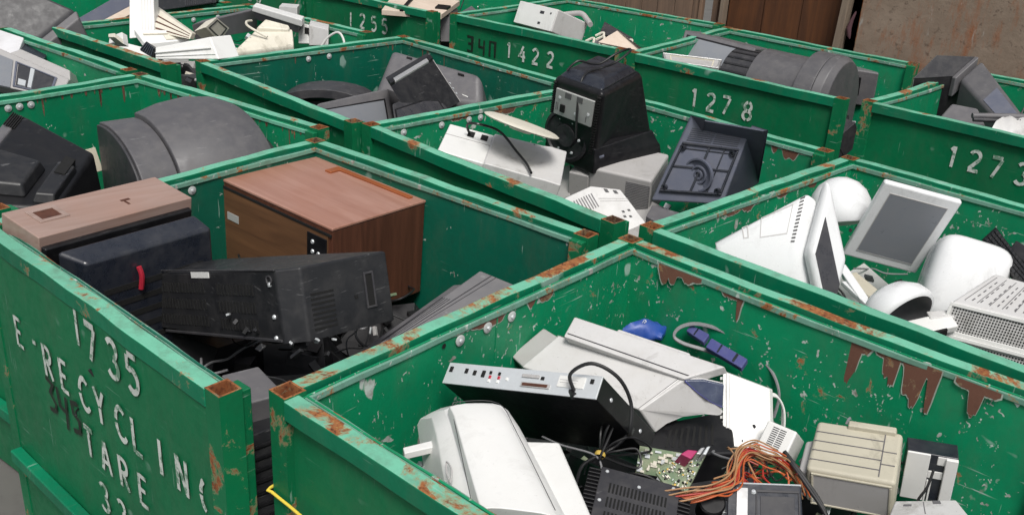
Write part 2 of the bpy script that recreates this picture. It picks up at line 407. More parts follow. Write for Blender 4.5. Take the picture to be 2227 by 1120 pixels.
# ------------------------------------------------------------------ the bins
P_ = .065   # corner post
class Wall:
    def __init__(s, A, B, org):
        s.A = Vector((A[0]-org[0], A[1]-org[1], 0)); d = Vector((B[0]-A[0], B[1]-A[1], 0)); s.L = d.length; s.x = d.normalized(); s.y = Vector((-s.x.y, s.x.x, 0))
    def p(s, u, v, z): return s.A+s.x*u+s.y*v+Vector((0, 0, z))
    def bx(s, mb, u0, u1, v0, v1, z0, z1, mi=0, faces='LRFBDT'):
        return mb.hexa([s.p(u, v, z) for u in (u0, u1) for v in (v0, v1) for z in (z0, z1)], mi, faces)
    def bowed(s, mb, u0, u1, v0, v1, z0, z1, bow, mi=0, n=18, mtop=None, dent=.0008):
        """a bar that bellies sideways by `bow` at mid length and carries small dents; the top face may take its own colour"""
        r = []; ph = s.L*41+v0*90+s.A.x*7
        for i in range(n+1):
            t = i/n; u = u0+(u1-u0)*t; o = bow*4*t*(1-t)+dent*(math.sin(9*t+ph)+.7*math.sin(23*t+1.7*ph)); e = dent*.8*(math.sin(7*t+2.3*ph)+.6*math.sin(31*t+ph))*min(1, 12*t, 12*(1-t))
            r.append([s.p(u, v0+o, z0), s.p(u, v1+o, z0), s.p(u, v1+o, z1+e), s.p(u, v0+o, z1+e)])
        k = len(mb.f); mb.loft(r, mi)
        for i in range(k, len(mb.f)): mb.f[i] = mb.f[i][::-1]
        if mtop is not None:
            for i in range(n): mb.m[k+i*4+2] = mtop
        return mb
def post(parent, c, x, y, mat='post'):
    """hollow square tube, open at the top"""
    h, i, z = P_/2, P_/2-.006, H_RIM+.003
    def ring(r, zz): return [c+x*(a*r)+y*(b*r)+Vector((0, 0, zz)) for a, b in ((-1, -1), (1, -1), (1, 1), (-1, 1))]
    mb = MB(); rs = [ring(h, 0), ring(h, z-.10), ring(h, z), ring(i, z), ring(i, z-.3)]
    for k in range(len(rs)-1):
        mb.loft(rs[k:k+2], 1 if k == 2 else (2 if k == 3 else 0), cap=False)
    mb.add(rs[-1], [(0, 1, 2, 3)], 2)
    return mb.build('corner_post', [mat, 'rusty', 'rusty'], parent, ang=30)
def bolt(parent, wl, u, z, v):
    c = wl.p(u, v, z); mb = MB()
    mb.lathe([(0, .004), (.016, .004), (.0175, .003), (.0175, 0)], c, wl.y, 16)
    mb.lathe([(0, .009), (.0055, .0085), (.0065, .006), (.0065, .003)], c, wl.y, 6, mi=1)
    return mb.build('bolt', ['washer', 'steel'], parent)
def peel_patch(mb, wl, u, w_, h_, v, z, rnd, mi):
    """ragged tongue of bare rusty steel hanging down from the lip"""
    n = 9; lo = []; tongues = [(rnd.uniform(.10, .90), rnd.uniform(.09, .2), rnd.uniform(.35, 1)) for _ in range(3)]
    for i in range(n*3+1):
        t = i/(n*3); d = .14
        for c_, ww, hh in tongues: d = max(d, hh*(1-abs((t-c_)/ww)**3.5) if abs(t-c_) < ww else 0)
        lo.append((u+w_*t, z-h_*d*rnd.uniform(.88, 1.08)*min(1, 8*t+.15, 8*(1-t)+.15)))
    vs = [wl.p(a, v, z+.012) for a, b in lo]+[wl.p(a, v, b) for a, b in lo]; m = len(lo)
    mb.add(vs, [(i+1, i, m+i, m+i+1) for i in range(m-1)], mi)
    vs = [wl.p(a+(t_-.5)*.008, v-.0004, z+.012) for t_, (a, b) in zip([i/(m-1) for i in range(m)], lo)]+[wl.p(a+(t_-.5)*.008+rnd.uniform(-.001, .001), v-.0004, b-rnd.uniform(.0015, .006)) for t_, (a, b) in zip([i/(m-1) for i in range(m)], lo)]
    mb.add(vs, [(i+1, i, m+i, m+i+1) for i in range(m-1)], mi+1)

def text(parent, wl, rows, mat, v=-.002, name='painted_character'):
    """rows of (string, u start, z bottom, height, pitch, stroke); every character a part of its own"""
    rnd = random.Random(str(rows[0][0]))
    for st, u, z, h, pitch, sw in rows:
        for i, ch in enumerate(st):
            if ch == ' ': continue
            us = u[i] if isinstance(u, (list, tuple)) else u+i*pitch
            zz = z+rnd.uniform(-.004, .004); sl = rnd.uniform(-.02, .03); mb = MB()
            for L, stroke in enumerate(GL[ch]):
                ribbon(mb, stroke, sw*1.0, lambda p: wl.p(us+(p[0]*.92+sl*p[1])*h, v-.0003*L, zz+p[1]*h))
            mb.build(name, mat, parent)

BINS = {}
M['washer'] = plastic('zinc_washer', (.52, .55, .54), .45, metal=.1, dust=.4)
def make_bin(key, NLNRFRFL, label, inner='green_in', outer='green', top='mint', recess=.022, bows=(0, 0, 0), bolts=(.66, .79), peel=None, rib=True, groups='green steel bins standing in rows', lip='lip', gate=.40, drips=0):
    NL, NR, FR, FL = NLNRFRFL
    root = thing('recycling_bin', label, 'bin', (NL[0], NL[1], 0), groups)
    W = dict(N=Wall(NL, NR, NL), F=Wall(FR, FL, NL), L=Wall(FL, NL, NL), R=Wall(NR, FR, NL)); rnd = random.Random(key)
    for k, a in (('N', 0), ('F', 1), ('L', 2)):
        wl = W[k]; L = wl.L; bow = bows[a]
        # top rail: square tube, paler mint on top
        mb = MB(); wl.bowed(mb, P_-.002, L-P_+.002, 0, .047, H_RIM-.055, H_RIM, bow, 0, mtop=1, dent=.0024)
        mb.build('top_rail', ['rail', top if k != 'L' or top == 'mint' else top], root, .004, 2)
        # outer sheet and inner sheet
        mb = MB(); wl.bowed(mb, P_-.01, L-P_+.01, recess, recess+.006, .02, H_RIM-.05, bow, 0)
        wl.bowed(mb, P_-.02, L-P_+.02, .062, .068, .02, H_RIM-.012, bow, 1)
        if drips and k in 'FL':
            for q_ in range(drips):
                u = rnd.uniform(.1, L-.1); h_ = rnd.choice((.02, .03, .03, .05, .10)); w_ = rnd.uniform(.006, .016); zt = H_RIM-.028
                mb.add([wl.p(u, .0689, zt), wl.p(u+w_, .0689, zt), wl.p(u+w_*.8, .0689, zt-h_*.8), wl.p(u+w_*.45, .0689, zt-h_), wl.p(u+w_*.1, .0689, zt-h_*.7)], [(4, 3, 2, 1, 0)], 2)
        if peel and k in peel:
            for (u, w_, h_) in peel[k]: peel_patch(mb, wl, u, w_, h_, .0692+(bow*.9), H_RIM-.03, rnd, 2)
        sw_ = mb.build('side_wall', [outer, inner, 'peel', 'primer'], root, ang=30); W[k+'o'] = sw_
        if k == 'L':
            mb = MB(); wl.bx(mb, L*.5, L*.5+.006, .0675, .0705, .04, H_RIM-.04); mb.build('weld_seam', inner, sw_, .001)
        # worn inner lip, a finger below the rail with a dark gap between
        mb = MB(); wl.bowed(mb, P_-.004, L-P_+.004, .0585, .0745, H_RIM-.034, H_RIM-.014, bow, 0, mtop=0, dent=.0018)
        mb.build('inner_lip', lip, sw_, .003, 2)
        if rib and k in 'NF':
            mb = MB()
            for z in (.31, .72) if k == 'F' else (.31,): wl.bx(mb, P_+.002, L-P_-.002, recess-.042, recess-.001, z, z+.05)
            mb.build('stiffener', 'rail', root, .006)
    for wl, u in ((W['N'], P_/2), (W['N'], W['N'].L-P_/2), (W['F'], P_/2), (W['F'], W['F'].L-P_/2)):
        post(root, wl.p(u, P_/2, 0), wl.x, wl.y)
    # steel angle beside the two posts of the open side
    for u0, u1 in ((P_+.002, P_+.03), (W['R'].L-P_-.03, W['R'].L-P_-.002)):
        W['R'].bx(MB(), u0, u1, .004, .060, .1, H_RIM-.01).build('gate_channel', 'post', root, .003)
    mb = MB(); W['R'].bx(mb, P_+.035, W['R'].L-P_-.035, .01, .05, .06, gate); mb.build('low_gate', ['rail'], root, .004)
    mb = MB(); c = [Vector((p[0]-NL[0], p[1]-NL[1], 0)) for p in (NL, NR, FR, FL)]; m = sum(c, Vector())/4
    mb.prism([m+(p-m)*.93+Vector((0, 0, .06)) for p in c], (0, 0, .012)); mb.build('floor_plate', 'green_dark', root)
    for i, f in enumerate(bolts):
        wl = W['L']; bolt(W['Lo'], wl, wl.L-f*wl.L, H_RIM-.056, .0695+bows[2]*3.4*f*(1-f))
    BINS[key] = (root, W)
    return root, W

# footprints of the bins: near left, near right, far right, far left
CN = {
'b1735': ((-1.851, -0.996), (-0.393, -1.022), (-0.42, 0.539), (-1.942, 0.483)) ,
'grey': ((-3.391, -1.006), (-1.918, -0.914), (-2.032, 0.627), (-3.442, 0.494)) ,
'silver': ((-4.938, -1.081), (-3.439, -1.033), (-3.501, 0.503), (-4.987, 0.446)) ,
'printers': ((-0.344, -0.914), (1.152, -0.93), (1.168, 0.584), (-0.349, 0.622)) ,
'white': ((-4.881, 0.651), (-3.513, 0.679), (-3.619, 2.273), (-4.936, 2.197)) ,
'tvs': ((-3.529, 0.868), (-2.016, 0.747), (-1.938, 2.288), (-3.431, 2.38)) ,
'crt': ((-1.992, 0.785), (-0.439, 0.658), (-0.31, 2.242), (-1.858, 2.341)) ,
'whites': ((-0.373, 0.725), (1.122, 0.625), (1.235, 2.149), (-0.243, 2.226)) ,
'b1278': ((-2.229, 3.263), (-0.71, 3.254), (-0.833, 4.727), (-2.35, 4.749)) ,
'b1422': ((-3.866, 3.252), (-2.279, 3.29), (-2.415, 4.849), (-3.923, 4.735)) ,
'b1273': ((-0.646, 3.342), (0.864, 3.27), (0.908, 4.81), (-0.591, 4.853)) ,
'b1255': ((-5.431, 3.103), (-3.965, 3.159), (-3.952, 4.651), (-5.451, 4.63)) ,
'dark': ((-6.528, 0.585), (-5.028, 0.585), (-5.028, 2.113), (-6.528, 2.113)) ,
'far': ((-7.03, 3.06), (-5.53, 3.09), (-5.55, 4.6), (-7.05, 4.6)),
}
b, W = make_bin('b1735', CN['b1735'], 'green steel bin stencilled 1735 E-RECYCLING TARE, at the front left', 'green_dark', recess=.004, bolts=(.481, .529))
text(W['No'], W['N'], [(['1b'], [.662], 1.036, .118, .1, .14), ('735', [.745, .873, .985], 1.012, .125, .12, .16),
    ('E', .208, .84, .110, .1, .15), ('-', .335, .855, .090, .1, .17), ('RECYCLIN', [.410, .520, .655, .755, .880, .973, 1.11, 1.212], .805, .116, .12, .155), ('G', 1.335, .80, .11, .12, .15),
    ('TARE', [.645, .752, .862, .975], .626, .110, .11, .155), ('33', [.705, .815], .455, .105, .11, .15)], 'white_paint')
text(W['No'], W['N'], [(['s3', 's4', 's5'], [.400, .478, .565], .672, .125, .09, .13)], 'black_paint', name='marker_character')
b, W = make_bin('grey', CN['grey'], 'green steel bin with rust streaks under its rim, left of the 1735 bin', 'green_streak', bolts=(.501, .537, .574), lip='mint', drips=26)
b, W = make_bin('silver', CN['silver'], 'green steel bin at the left edge holding silver equipment', 'green_in')
b, W = make_bin('printers', CN['printers'], 'battered green steel bin full of printers, nearest on the right', 'green_worn', top='mint_rusty', bows=(0, .022, 0), bolts=(.394, .470, .540),
    peel={'F': [(1.15, .17, .07), (.99, .08, .11), (.82, .11, .13), (.66, .13, .13), (.56, .11, .19), (.47, .08, .10), (.36, .11, .18), (.20, .12, .09)], 'L': [(.42, .22, .03), (.72, .25, .03)]})
mb = MB(); mb.lathe([(0, .001), (.008, .001)], W['L'].p(.996, .0695, H_RIM-.05), W['L'].y, 14); mb.build('bolt_hole', 'void', W['Lo'])
b, W = make_bin('dark', CN['dark'], 'green steel bin with a dark grey television over its front rim, top left corner', 'green_in')
b, W = make_bin('white', CN['white'], 'green steel bin heaped with white printer parts, its near rim rusted brown', 'green_in', top='mint_rusty')
b, W = make_bin('tvs', CN['tvs'], 'green steel bin holding dark televisions and a video recorder', 'green_dark', bolts=(.469, .569), drips=5)
b, W = make_bin('crt', CN['crt'], 'green steel bin of old computer monitors, flaking paint inside', 'green_worn', bolts=(.124, .275, .39, .44), peel={'L': [(.5, .3, .05), (.9, .2, .04)], 'F': [(.1, .2, .05)]})
b, W = make_bin('whites', CN['whites'], 'green steel bin of glossy white computers and a flat screen, at the right', 'green_worn', bolts=(), peel={'L': [(.35, .35, .05), (.8, .3, .05)]})
b, W = make_bin('b1278', CN['b1278'], 'green steel bin stencilled 1278 in the back row', 'green_in', bolts=())
text(W['No'], W['N'], [('1278', [.508, .625, .735, .885], .945, .115, .12, .165)], 'white_paint', v=.020-.002)
b, W = make_bin('b1422', CN['b1422'], 'green steel bin stencilled 1422 beside black numerals 340, back row', 'green_in', bolts=())
text(W['No'], W['N'], [('1422', [.555, .680, .800, .935], .962, .112, .12, .165)], 'white_paint', v=.020-.002)
text(W['No'], W['N'], [(['b3', 'b4', 'b0'], [.165, .285, .395], .940, .118, .1, .15)], 'black_paint', v=.020-.002, name='marker_character')
b, W = make_bin('b1273', CN['b1273'], 'green steel bin stencilled 1273 at the right end of the back row', 'green_in', bows=(0, 0, .035), bolts=())
text(W['No'], W['N'], [('1273', [.525, .640, .752, .885], .955, .115, .12, .165)], 'white_paint', v=.020-.002)
b, W = make_bin('b1255', CN['b1255'], 'green steel bin stencilled 1255 in the back row', 'green_in', bolts=())
text(W['No'], W['N'], [(['1b'], [.500], .945, .118, .1, .15), ('255', [.640, .775, .900], .948, .118, .12, .165)], 'white_paint', v=.020-.002)
b, W = make_bin('far', CN['far'], 'green steel bin whose white number is cut off by the top edge of the photo', 'green_in', bolts=())
text(W['No'], W['N'], [('1288', [.52, .64, .76, .89], .962, .115, .12, .165)], 'white_paint', v=.020-.002)

# ------------------------------------------------------------------ shed and steel sheet behind the bins
Y0 = 5.30
def planks(mb, x0, x1, y, z0, z1, w_, rnd, mi=0):
    x = x0
    while x < x1-.01:
        ww = min(w_*rnd.uniform(.85, 1.15), x1-x); yy = y+rnd.uniform(-.006, .006)
        mb.box(((x+ww/2), yy, (z0+z1)/2), (ww-.005, .024, z1-z0), mi=mi); x += ww
rn = random.Random(3)
sh = thing('shed', 'brown timber shed with a dark doorway behind the back row of bins', 'shed', (-3.6, Y0, 0))
def L_(mb): 
    mb.v = [(x+3.6, y-Y0, z) for x, y, z in mb.v]; return mb
mb = MB(); planks(mb, -7.5, -2.93, Y0, 0, 3.0, .17, rn); L_(mb).build('plank_wall', 'plank', sh, .003)
mb = MB(); planks(mb, -2.70, -1.66, Y0+.10, 0, 3.0, .30, rn); L_(mb).build('rusty_panel', 'plankred', sh, .003)
mb = MB().box((-2.685, Y0-.02, 1.5), (.035, .08, 3.0)); L_(mb).build('door_jamb', 'post_wood', sh, .004)
mb = MB().box((-1.64, Y0-.02, 1.5), (.055, .10, 3.0), rot(0, 2.2, 0)); L_(mb).build('door_jamb', 'post_wood', sh, .004)
mb = MB().box((-2.2, Y0+1.2, 1.5), (2.2, .03, 3.0)); mb.box((-2.8, Y0+.62, 1.5), (.03, 1.15, 3.0)); mb.box((-1.52, Y0+.62, 1.5), (.03, 1.15, 3.0)); mb.box((-3.6, Y0+.5, 3.02), (8, 1.6, .04))
L_(mb).build('dark_interior', 'void', sh)
mb = MB().box((-2.80, Y0+.06, 1.5), (.05, .05, 3.0)); mb.box((-2.90, Y0-.01, 1.5), (.03, .05, 3.0)); L_(mb).build('inner_post', 'plank', sh, .004)
# rusted grey sheet
mr, tr, br = nodes('rusty_grey_sheet'); vr = coords(tr); v2 = coords(tr, (1, 1, .25))
c = mix(tr, noise(tr, vr, 5, 7, .7), (.14, .095, .065), (.34, .265, .205))
c = mix(tr, step(tr, noise(tr, v2, 3.5, 7, .75), .51, .64, 0, .9), c, (.26, .095, .038))
c = mix(tr, step(tr, noise(tr, vr, 24, 5, .7), .58, .70, 0, .7), c, (.06, .035, .025))
c = mix(tr, step(tr, noise(tr, v2, 16, 4, .7), .62, .72, 0, .6), c, (.42, .40, .37))
tr.links.new(c, br.inputs['Base Color']); br.inputs['Roughness'].default_value = .7; bump(tr, br, noise(tr, vr, 14, 6), .4, .01); M['sheet'] = mr
rs = thing('steel_sheet', 'rust-mottled grey steel sheet standing at the top right behind the bins', 'steel sheet', (0, Y0-.05, 0))
mb = MB().box((.85, .0, 1.5), (4.72, .012, 3.0), rot(0, 0, 0)); mb.build('plate', 'sheet', rs, .002)
mb = MB().box((-1.50, .02, 1.5), (.03, .05, 3.0)); mb.build('edge_angle', 'rusty', rs, .002)
rag = MB()
rag.loft([[Vector((math.cos(a)*r+sx, math.sin(a)*r*.7, z)) for a in [k*math.pi/4 for k in range(8)]] for z, r, sx in ((-.10, .004, .01), (-.08, .016, .0), (-.02, .022, -.012), (.04, .014, .0), (.09, .010, .015), (.11, .004, .02))])
rg = rag.build('rag', [plastic('dull_pink_cloth', (.10, .045, .055), .85)], None, 0, ang=60, loc=(-1.585, Y0-.02, 1.28)); tag(rg, 'dull pink rag hanging between the shed jamb and the steel sheet', 'rag')

# measured blocks: base point and eight corners of each
HX={
'a1':((-1.72,-0.649,0.738),[(-0.106,-0.312,0.046),(-0.048,-0.291,0.513),(-0.165,0.27,0.027),(-0.108,0.291,0.495),(0.108,-0.291,0.018),(0.165,-0.27,0.486),(0.048,0.291,0.0),(0.106,0.312,0.468)]),
'a2':((-1.53,0.187,0.725),[(-0.329,-0.253,0.025),(-0.32,-0.246,0.417),(-0.344,0.226,0.016),(-0.335,0.233,0.408),(0.335,-0.233,0.008),(0.344,-0.226,0.401),(0.32,0.246,0.0),(0.329,0.253,0.392)]),
'a3':((-1.071,-0.42,0.774),[(-0.393,-0.186,0.037),(-0.464,-0.162,0.242),(-0.372,0.18,0.0),(-0.443,0.205,0.205),(0.443,-0.205,0.33),(0.372,-0.18,0.535),(0.464,0.162,0.293),(0.393,0.186,0.498)]),
'a4':((-0.589,-0.009,0.81),[(-0.011,-0.374,0.0),(-0.061,-0.324,0.16),(-0.122,0.256,0.05),(-0.172,0.306,0.21),(0.072,-0.244,0.01),(0.022,-0.194,0.17),(0.162,0.262,0.05),(0.112,0.312,0.21)]),
'a5':((-0.667,-0.745,0.889),[(0.056,-0.057,0.0),(0.065,-0.066,0.111),(-0.094,-0.042,0.02),(-0.085,-0.05,0.131),(0.085,0.051,0.011),(0.093,0.041,0.111),(-0.064,0.067,0.031),(-0.056,0.057,0.131)]),
'p1':((0.134,-0.643,1.0),[(0.051,-0.21,0.005),(0.121,-0.21,0.165),(-0.293,0.056,0.04),(-0.223,0.056,0.2),(0.27,-0.048,0.0),(0.34,-0.048,0.16),(-0.169,0.202,0.04),(-0.099,0.202,0.2)]),
'p2':((0.049,-0.294,0.852),[(-0.204,0.054,0.0),(-0.249,-0.158,0.242),(-0.221,0.101,0.039),(-0.266,-0.111,0.281),(0.266,0.111,0.136),(0.221,-0.101,0.379),(0.249,0.158,0.175),(0.204,-0.054,0.417)]),
'p3':((0.002,0.053,0.877),[(-0.215,-0.049,0.0),(-0.221,-0.146,0.12),(-0.184,0.087,0.073),(-0.19,-0.011,0.193),(0.182,0.012,0.003),(0.176,-0.085,0.123),(0.229,0.145,0.073),(0.223,0.047,0.193)]),
'p4':((0.361,0.286,0.853),[(-0.011,-0.113,0.012),(-0.116,0.024,0.167),(-0.011,-0.088,0.0),(-0.116,0.049,0.155),(0.106,-0.036,0.019),(0.021,0.074,0.144),(0.106,-0.011,0.007),(0.021,0.099,0.132)]),
'p5':((0.492,0.244,0.827),[(-0.045,0.004,0.0),(-0.044,-0.074,0.071),(-0.047,0.072,0.075),(-0.046,-0.006,0.146),(0.046,0.006,0.001),(0.047,-0.072,0.072),(0.044,0.074,0.076),(0.045,-0.004,0.147)]),
'p6':((0.709,0.254,0.84),[(-0.073,-0.114,0.0),(-0.082,-0.141,0.122),(-0.135,0.076,0.037),(-0.144,0.049,0.159),(0.144,-0.049,0.031),(0.135,-0.076,0.153),(0.082,0.141,0.067),(0.073,0.114,0.19)]),
'p7':((0.857,0.417,0.83),[(-0.047,-0.041,0.0),(-0.049,-0.064,0.163),(-0.071,0.014,0.007),(-0.073,-0.009,0.17),(0.073,0.009,0.008),(0.071,-0.014,0.171),(0.049,0.064,0.016),(0.047,0.041,0.179)]),
'p8':((0.94,0.154,0.89),[(-0.057,-0.122,0.009),(-0.057,-0.122,0.089),(-0.077,-0.017,0.0),(-0.077,-0.017,0.08),(0.098,0.034,0.01),(0.098,0.034,0.09),(0.036,0.105,0.0),(0.036,0.105,0.08)]),
'p11':((0.428,-0.419,0.923),[(-0.042,-0.139,0.02),(-0.032,-0.141,0.098),(-0.142,0.045,0.04),(-0.132,0.042,0.118),(0.132,-0.042,0.0),(0.142,-0.045,0.078),(0.032,0.141,0.02),(0.042,0.139,0.098)]),
'p14':((0.654,-0.164,0.849),[(-0.031,-0.134,0.09),(-0.108,-0.014,0.171),(-0.031,-0.114,0.0),(-0.108,0.006,0.081),(0.11,-0.004,0.091),(0.03,0.112,0.171),(0.11,0.016,0.001),(0.03,0.132,0.081)]),
'p9':((-0.145,0.474,0.87),[(-0.045,-0.077,0.01),(-0.045,-0.077,0.07),(-0.053,-0.034,0.02),(-0.053,-0.034,0.08),(0.059,0.012,0.0),(0.059,0.012,0.06),(0.039,0.098,0.02),(0.039,0.098,0.08)]),
'pa':((0.046,0.497,0.98),[(-0.04,-0.001,0.003),(-0.04,-0.011,0.023),(-0.042,0.031,0.015),(-0.042,0.021,0.035),(0.043,-0.025,0.0),(0.043,-0.035,0.02),(0.039,0.014,0.015),(0.039,0.004,0.035)]),
'pb':((0.174,0.466,0.965),[(-0.07,-0.006,0.01),(-0.07,-0.016,0.03),(-0.076,0.037,0.025),(-0.076,0.027,0.045),(0.075,-0.027,0.0),(0.075,-0.037,0.02),(0.071,0.016,0.015),(0.071,0.006,0.035)]),
'p12':((0.442,-0.229,0.973),[(0.044,-0.067,0.0),(0.044,-0.067,0.008),(0.016,0.087,0.069),(0.016,0.087,0.077),(-0.043,-0.057,0.049),(-0.043,-0.057,0.057),(-0.018,0.037,0.069),(-0.018,0.037,0.077)]),
'i3':((0.248,1.651,0.929),[(-0.189,-0.062,0.069),(-0.173,-0.086,0.06),(-0.07,-0.102,0.423),(-0.054,-0.126,0.415),(0.054,0.126,0.008),(0.07,0.102,0.0),(0.173,0.086,0.363),(0.189,0.062,0.355)]),
'i6':((0.779,1.286,0.894),[(-0.178,-0.166,0.0),(-0.158,-0.126,0.22),(-0.124,0.09,0.046),(-0.104,0.13,0.266),(0.142,-0.112,0.006),(0.162,-0.072,0.226),(0.12,0.107,0.046),(0.14,0.147,0.266)]),
'i1':((0.029,1.0,0.893),[(-0.041,-0.11,0.0),(-0.161,-0.09,0.25),(-0.097,-0.123,0.017),(-0.217,-0.103,0.267),(0.211,0.018,0.017),(0.091,0.038,0.267),(0.168,0.175,0.257),(0.048,0.195,0.507)]),
'c1':((-1.359,1.797,0.98),[(-0.226,-0.133,0.01),(-0.1,-0.266,0.45),(-0.083,0.222,0.06),(-0.251,0.264,0.45),(0.104,-0.177,0.0),(0.231,-0.31,0.44),(0.247,0.179,0.05),(0.079,0.22,0.44)]),
'c2':((-1.432,1.115,0.74),[(-0.076,-0.304,0.459),(-0.282,-0.007,0.5),(-0.161,-0.318,0.129),(-0.368,-0.021,0.169),(0.368,0.021,0.331),(0.161,0.318,0.371),(0.282,0.007,0.0),(0.076,0.304,0.04)]),
'c4':((-0.7,1.835,0.882),[(-0.188,-0.226,0.054),(-0.118,-0.078,0.448),(-0.301,0.31,0.0),(-0.018,-0.138,0.468),(0.126,-0.115,0.098),(0.153,0.005,0.448),(0.089,0.306,0.098),(0.257,-0.064,0.468)]),
'c5':((-1.173,1.832,0.74),[(-0.119,-0.17,0.011),(-0.095,-0.213,0.261),(-0.21,0.111,0.068),(-0.187,0.069,0.318),(0.187,-0.069,0.0),(0.21,-0.111,0.249),(0.095,0.213,0.057),(0.119,0.17,0.306)]),
'c6':((-0.816,1.137,0.916),[(0.08,-0.017,0.05),(-0.112,0.034,0.184),(0.013,-0.12,0.0),(-0.179,-0.069,0.134),(0.165,0.082,0.084),(0.0,0.107,0.184),(0.099,-0.021,0.034),(-0.066,0.004,0.134)]),
'c7':((-0.667,1.343,0.94),[(-0.03,-0.063,0.0),(-0.03,-0.063,0.06),(-0.091,0.073,0.0),(-0.091,0.073,0.06),(0.078,-0.101,0.0),(0.078,-0.101,0.06),(0.043,0.091,0.0),(0.043,0.091,0.06)]),
't1':((-2.799,2.076,0.73),[(-0.248,-0.188,0.04),(-0.148,-0.388,0.29),(-0.514,0.193,0.21),(-0.414,-0.007,0.46),(0.323,0.17,0.0),(0.423,-0.03,0.25),(0.238,0.225,0.19),(0.338,0.025,0.44)]),
't2':((-2.514,1.68,0.995),[(0.227,-0.263,0.0),(0.067,-0.303,0.205),(0.093,-0.183,0.01),(-0.067,-0.223,0.215),(0.07,0.236,0.035),(-0.096,0.17,0.255),(-0.065,0.316,0.045),(-0.23,0.25,0.265)]),
't3':((-2.685,1.405,0.76),[(0.152,-0.431,0.207),(0.051,-0.384,0.36),(-0.048,-0.131,0.087),(-0.149,-0.084,0.24),(0.177,0.07,0.12),(0.019,0.145,0.36),(-0.023,0.37,0.0),(-0.181,0.445,0.24)]),
't4':((-2.388,1.574,0.82),[(0.219,-0.407,0.199),(0.017,-0.258,0.31),(0.099,-0.257,0.099),(-0.103,-0.108,0.21),(0.146,0.174,0.1),(-0.142,0.191,0.31),(0.026,0.324,0.0),(-0.262,0.341,0.21)]),
't5':((-2.983,1.37,0.828),[(-0.207,-0.222,0.0),(-0.157,-0.272,0.2),(-0.27,-0.013,0.072),(-0.22,-0.063,0.272),(0.283,0.138,0.022),(0.333,0.088,0.222),(0.094,0.198,0.072),(0.144,0.148,0.272)]),
'b1':((-2.074,4.25,0.991),[(-0.218,-0.251,0.075),(-0.307,-0.05,0.234),(-0.268,0.049,0.025),(-0.357,0.25,0.184),(0.342,-0.25,0.05),(0.283,-0.05,0.207),(0.292,0.05,0.0),(0.233,0.25,0.157)]),
'b4':((-1.176,4.709,0.85),[(-0.034,-0.098,0.005),(-0.034,-0.118,0.255),(-0.096,0.046,0.02),(-0.096,0.026,0.27),(0.113,-0.043,0.0),(0.113,-0.063,0.25),(0.016,0.134,0.02),(0.016,0.114,0.27)]),
'b3':((-1.884,3.512,1.13),[(-0.121,-0.139,0.014),(-0.121,-0.139,0.034),(-0.2,-0.047,0.04),(-0.2,-0.047,0.06),(0.188,0.026,0.0),(0.188,0.026,0.02),(0.133,0.159,0.03),(0.133,0.159,0.05)]),
'e1':((-3.545,4.073,0.949),[(-0.234,-0.191,0.138),(-0.227,-0.127,0.307),(-0.202,0.166,0.003),(-0.195,0.23,0.172),(0.195,-0.23,0.135),(0.202,-0.166,0.304),(0.227,0.127,0.0),(0.234,0.191,0.169)]),
'e3':((-2.624,3.826,1.065),[(-0.131,-0.145,0.05),(-0.141,-0.165,0.065),(-0.097,0.035,0.12),(-0.107,0.015,0.135),(0.114,0.088,0.0),(0.104,0.068,0.015),(0.134,0.062,0.02),(0.124,0.042,0.035)]),
'e4':((-3.029,4.287,0.98),[(-0.12,-0.039,0.017),(-0.12,-0.089,0.097),(-0.205,0.133,0.08),(-0.205,0.083,0.16),(0.169,-0.025,0.0),(0.169,-0.075,0.08),(0.156,0.032,0.02),(0.156,-0.018,0.1)]),
'h1':((-0.53,4.281,0.899),[(-0.119,-0.158,0.0),(-0.119,-0.178,0.32),(-0.054,-0.015,0.141),(-0.054,-0.035,0.461),(0.054,0.041,0.021),(0.054,0.021,0.341),(0.118,0.172,0.141),(0.118,0.152,0.461)]),
'h2':((-0.186,3.674,0.887),[(-0.118,-0.128,0.0),(-0.118,-0.148,0.2),(-0.098,0.098,0.113),(-0.098,0.078,0.313),(0.169,-0.039,0.033),(0.169,-0.059,0.233),(0.048,0.11,0.113),(0.048,0.09,0.313)]),
'w1':((-4.724,1.242,1.109),[(0.073,-0.164,0.0),(-0.059,-0.055,0.341),(-0.007,-0.084,0.0),(-0.139,0.025,0.341),(0.139,-0.018,0.011),(0.006,0.078,0.341),(0.059,0.062,0.011),(-0.074,0.158,0.341)]),
'w4':((-3.7,0.979,1.148),[(-0.139,-0.183,0.01),(-0.17,-0.159,0.071),(-0.169,-0.023,0.0),(-0.2,0.001,0.061),(0.238,0.001,0.057),(0.131,0.021,0.165),(0.208,0.161,0.047),(0.101,0.181,0.155)]),
'w5':((-4.579,1.784,1.05),[(0.211,-0.397,0.059),(0.216,-0.418,0.17),(0.111,-0.257,0.059),(0.116,-0.278,0.17),(-0.104,0.257,0.0),(-0.123,0.278,0.15),(-0.204,0.397,0.0),(-0.223,0.418,0.15)]),
'w6':((-4.254,1.449,1.09),[(0.078,-0.002,0.04),(0.28,-0.227,0.19),(-0.022,-0.022,0.0),(0.18,-0.247,0.15),(-0.188,0.252,0.06),(0.03,0.017,0.19),(-0.288,0.232,0.02),(-0.07,-0.003,0.15)]),
'w7':((-3.865,1.625,0.96),[(0.063,-0.35,0.0),(0.063,-0.35,0.18),(-0.188,0.09,0.12),(-0.188,0.09,0.3),(0.077,0.122,0.0),(0.077,0.122,0.18),(0.048,0.138,0.1),(0.048,0.138,0.28)]),
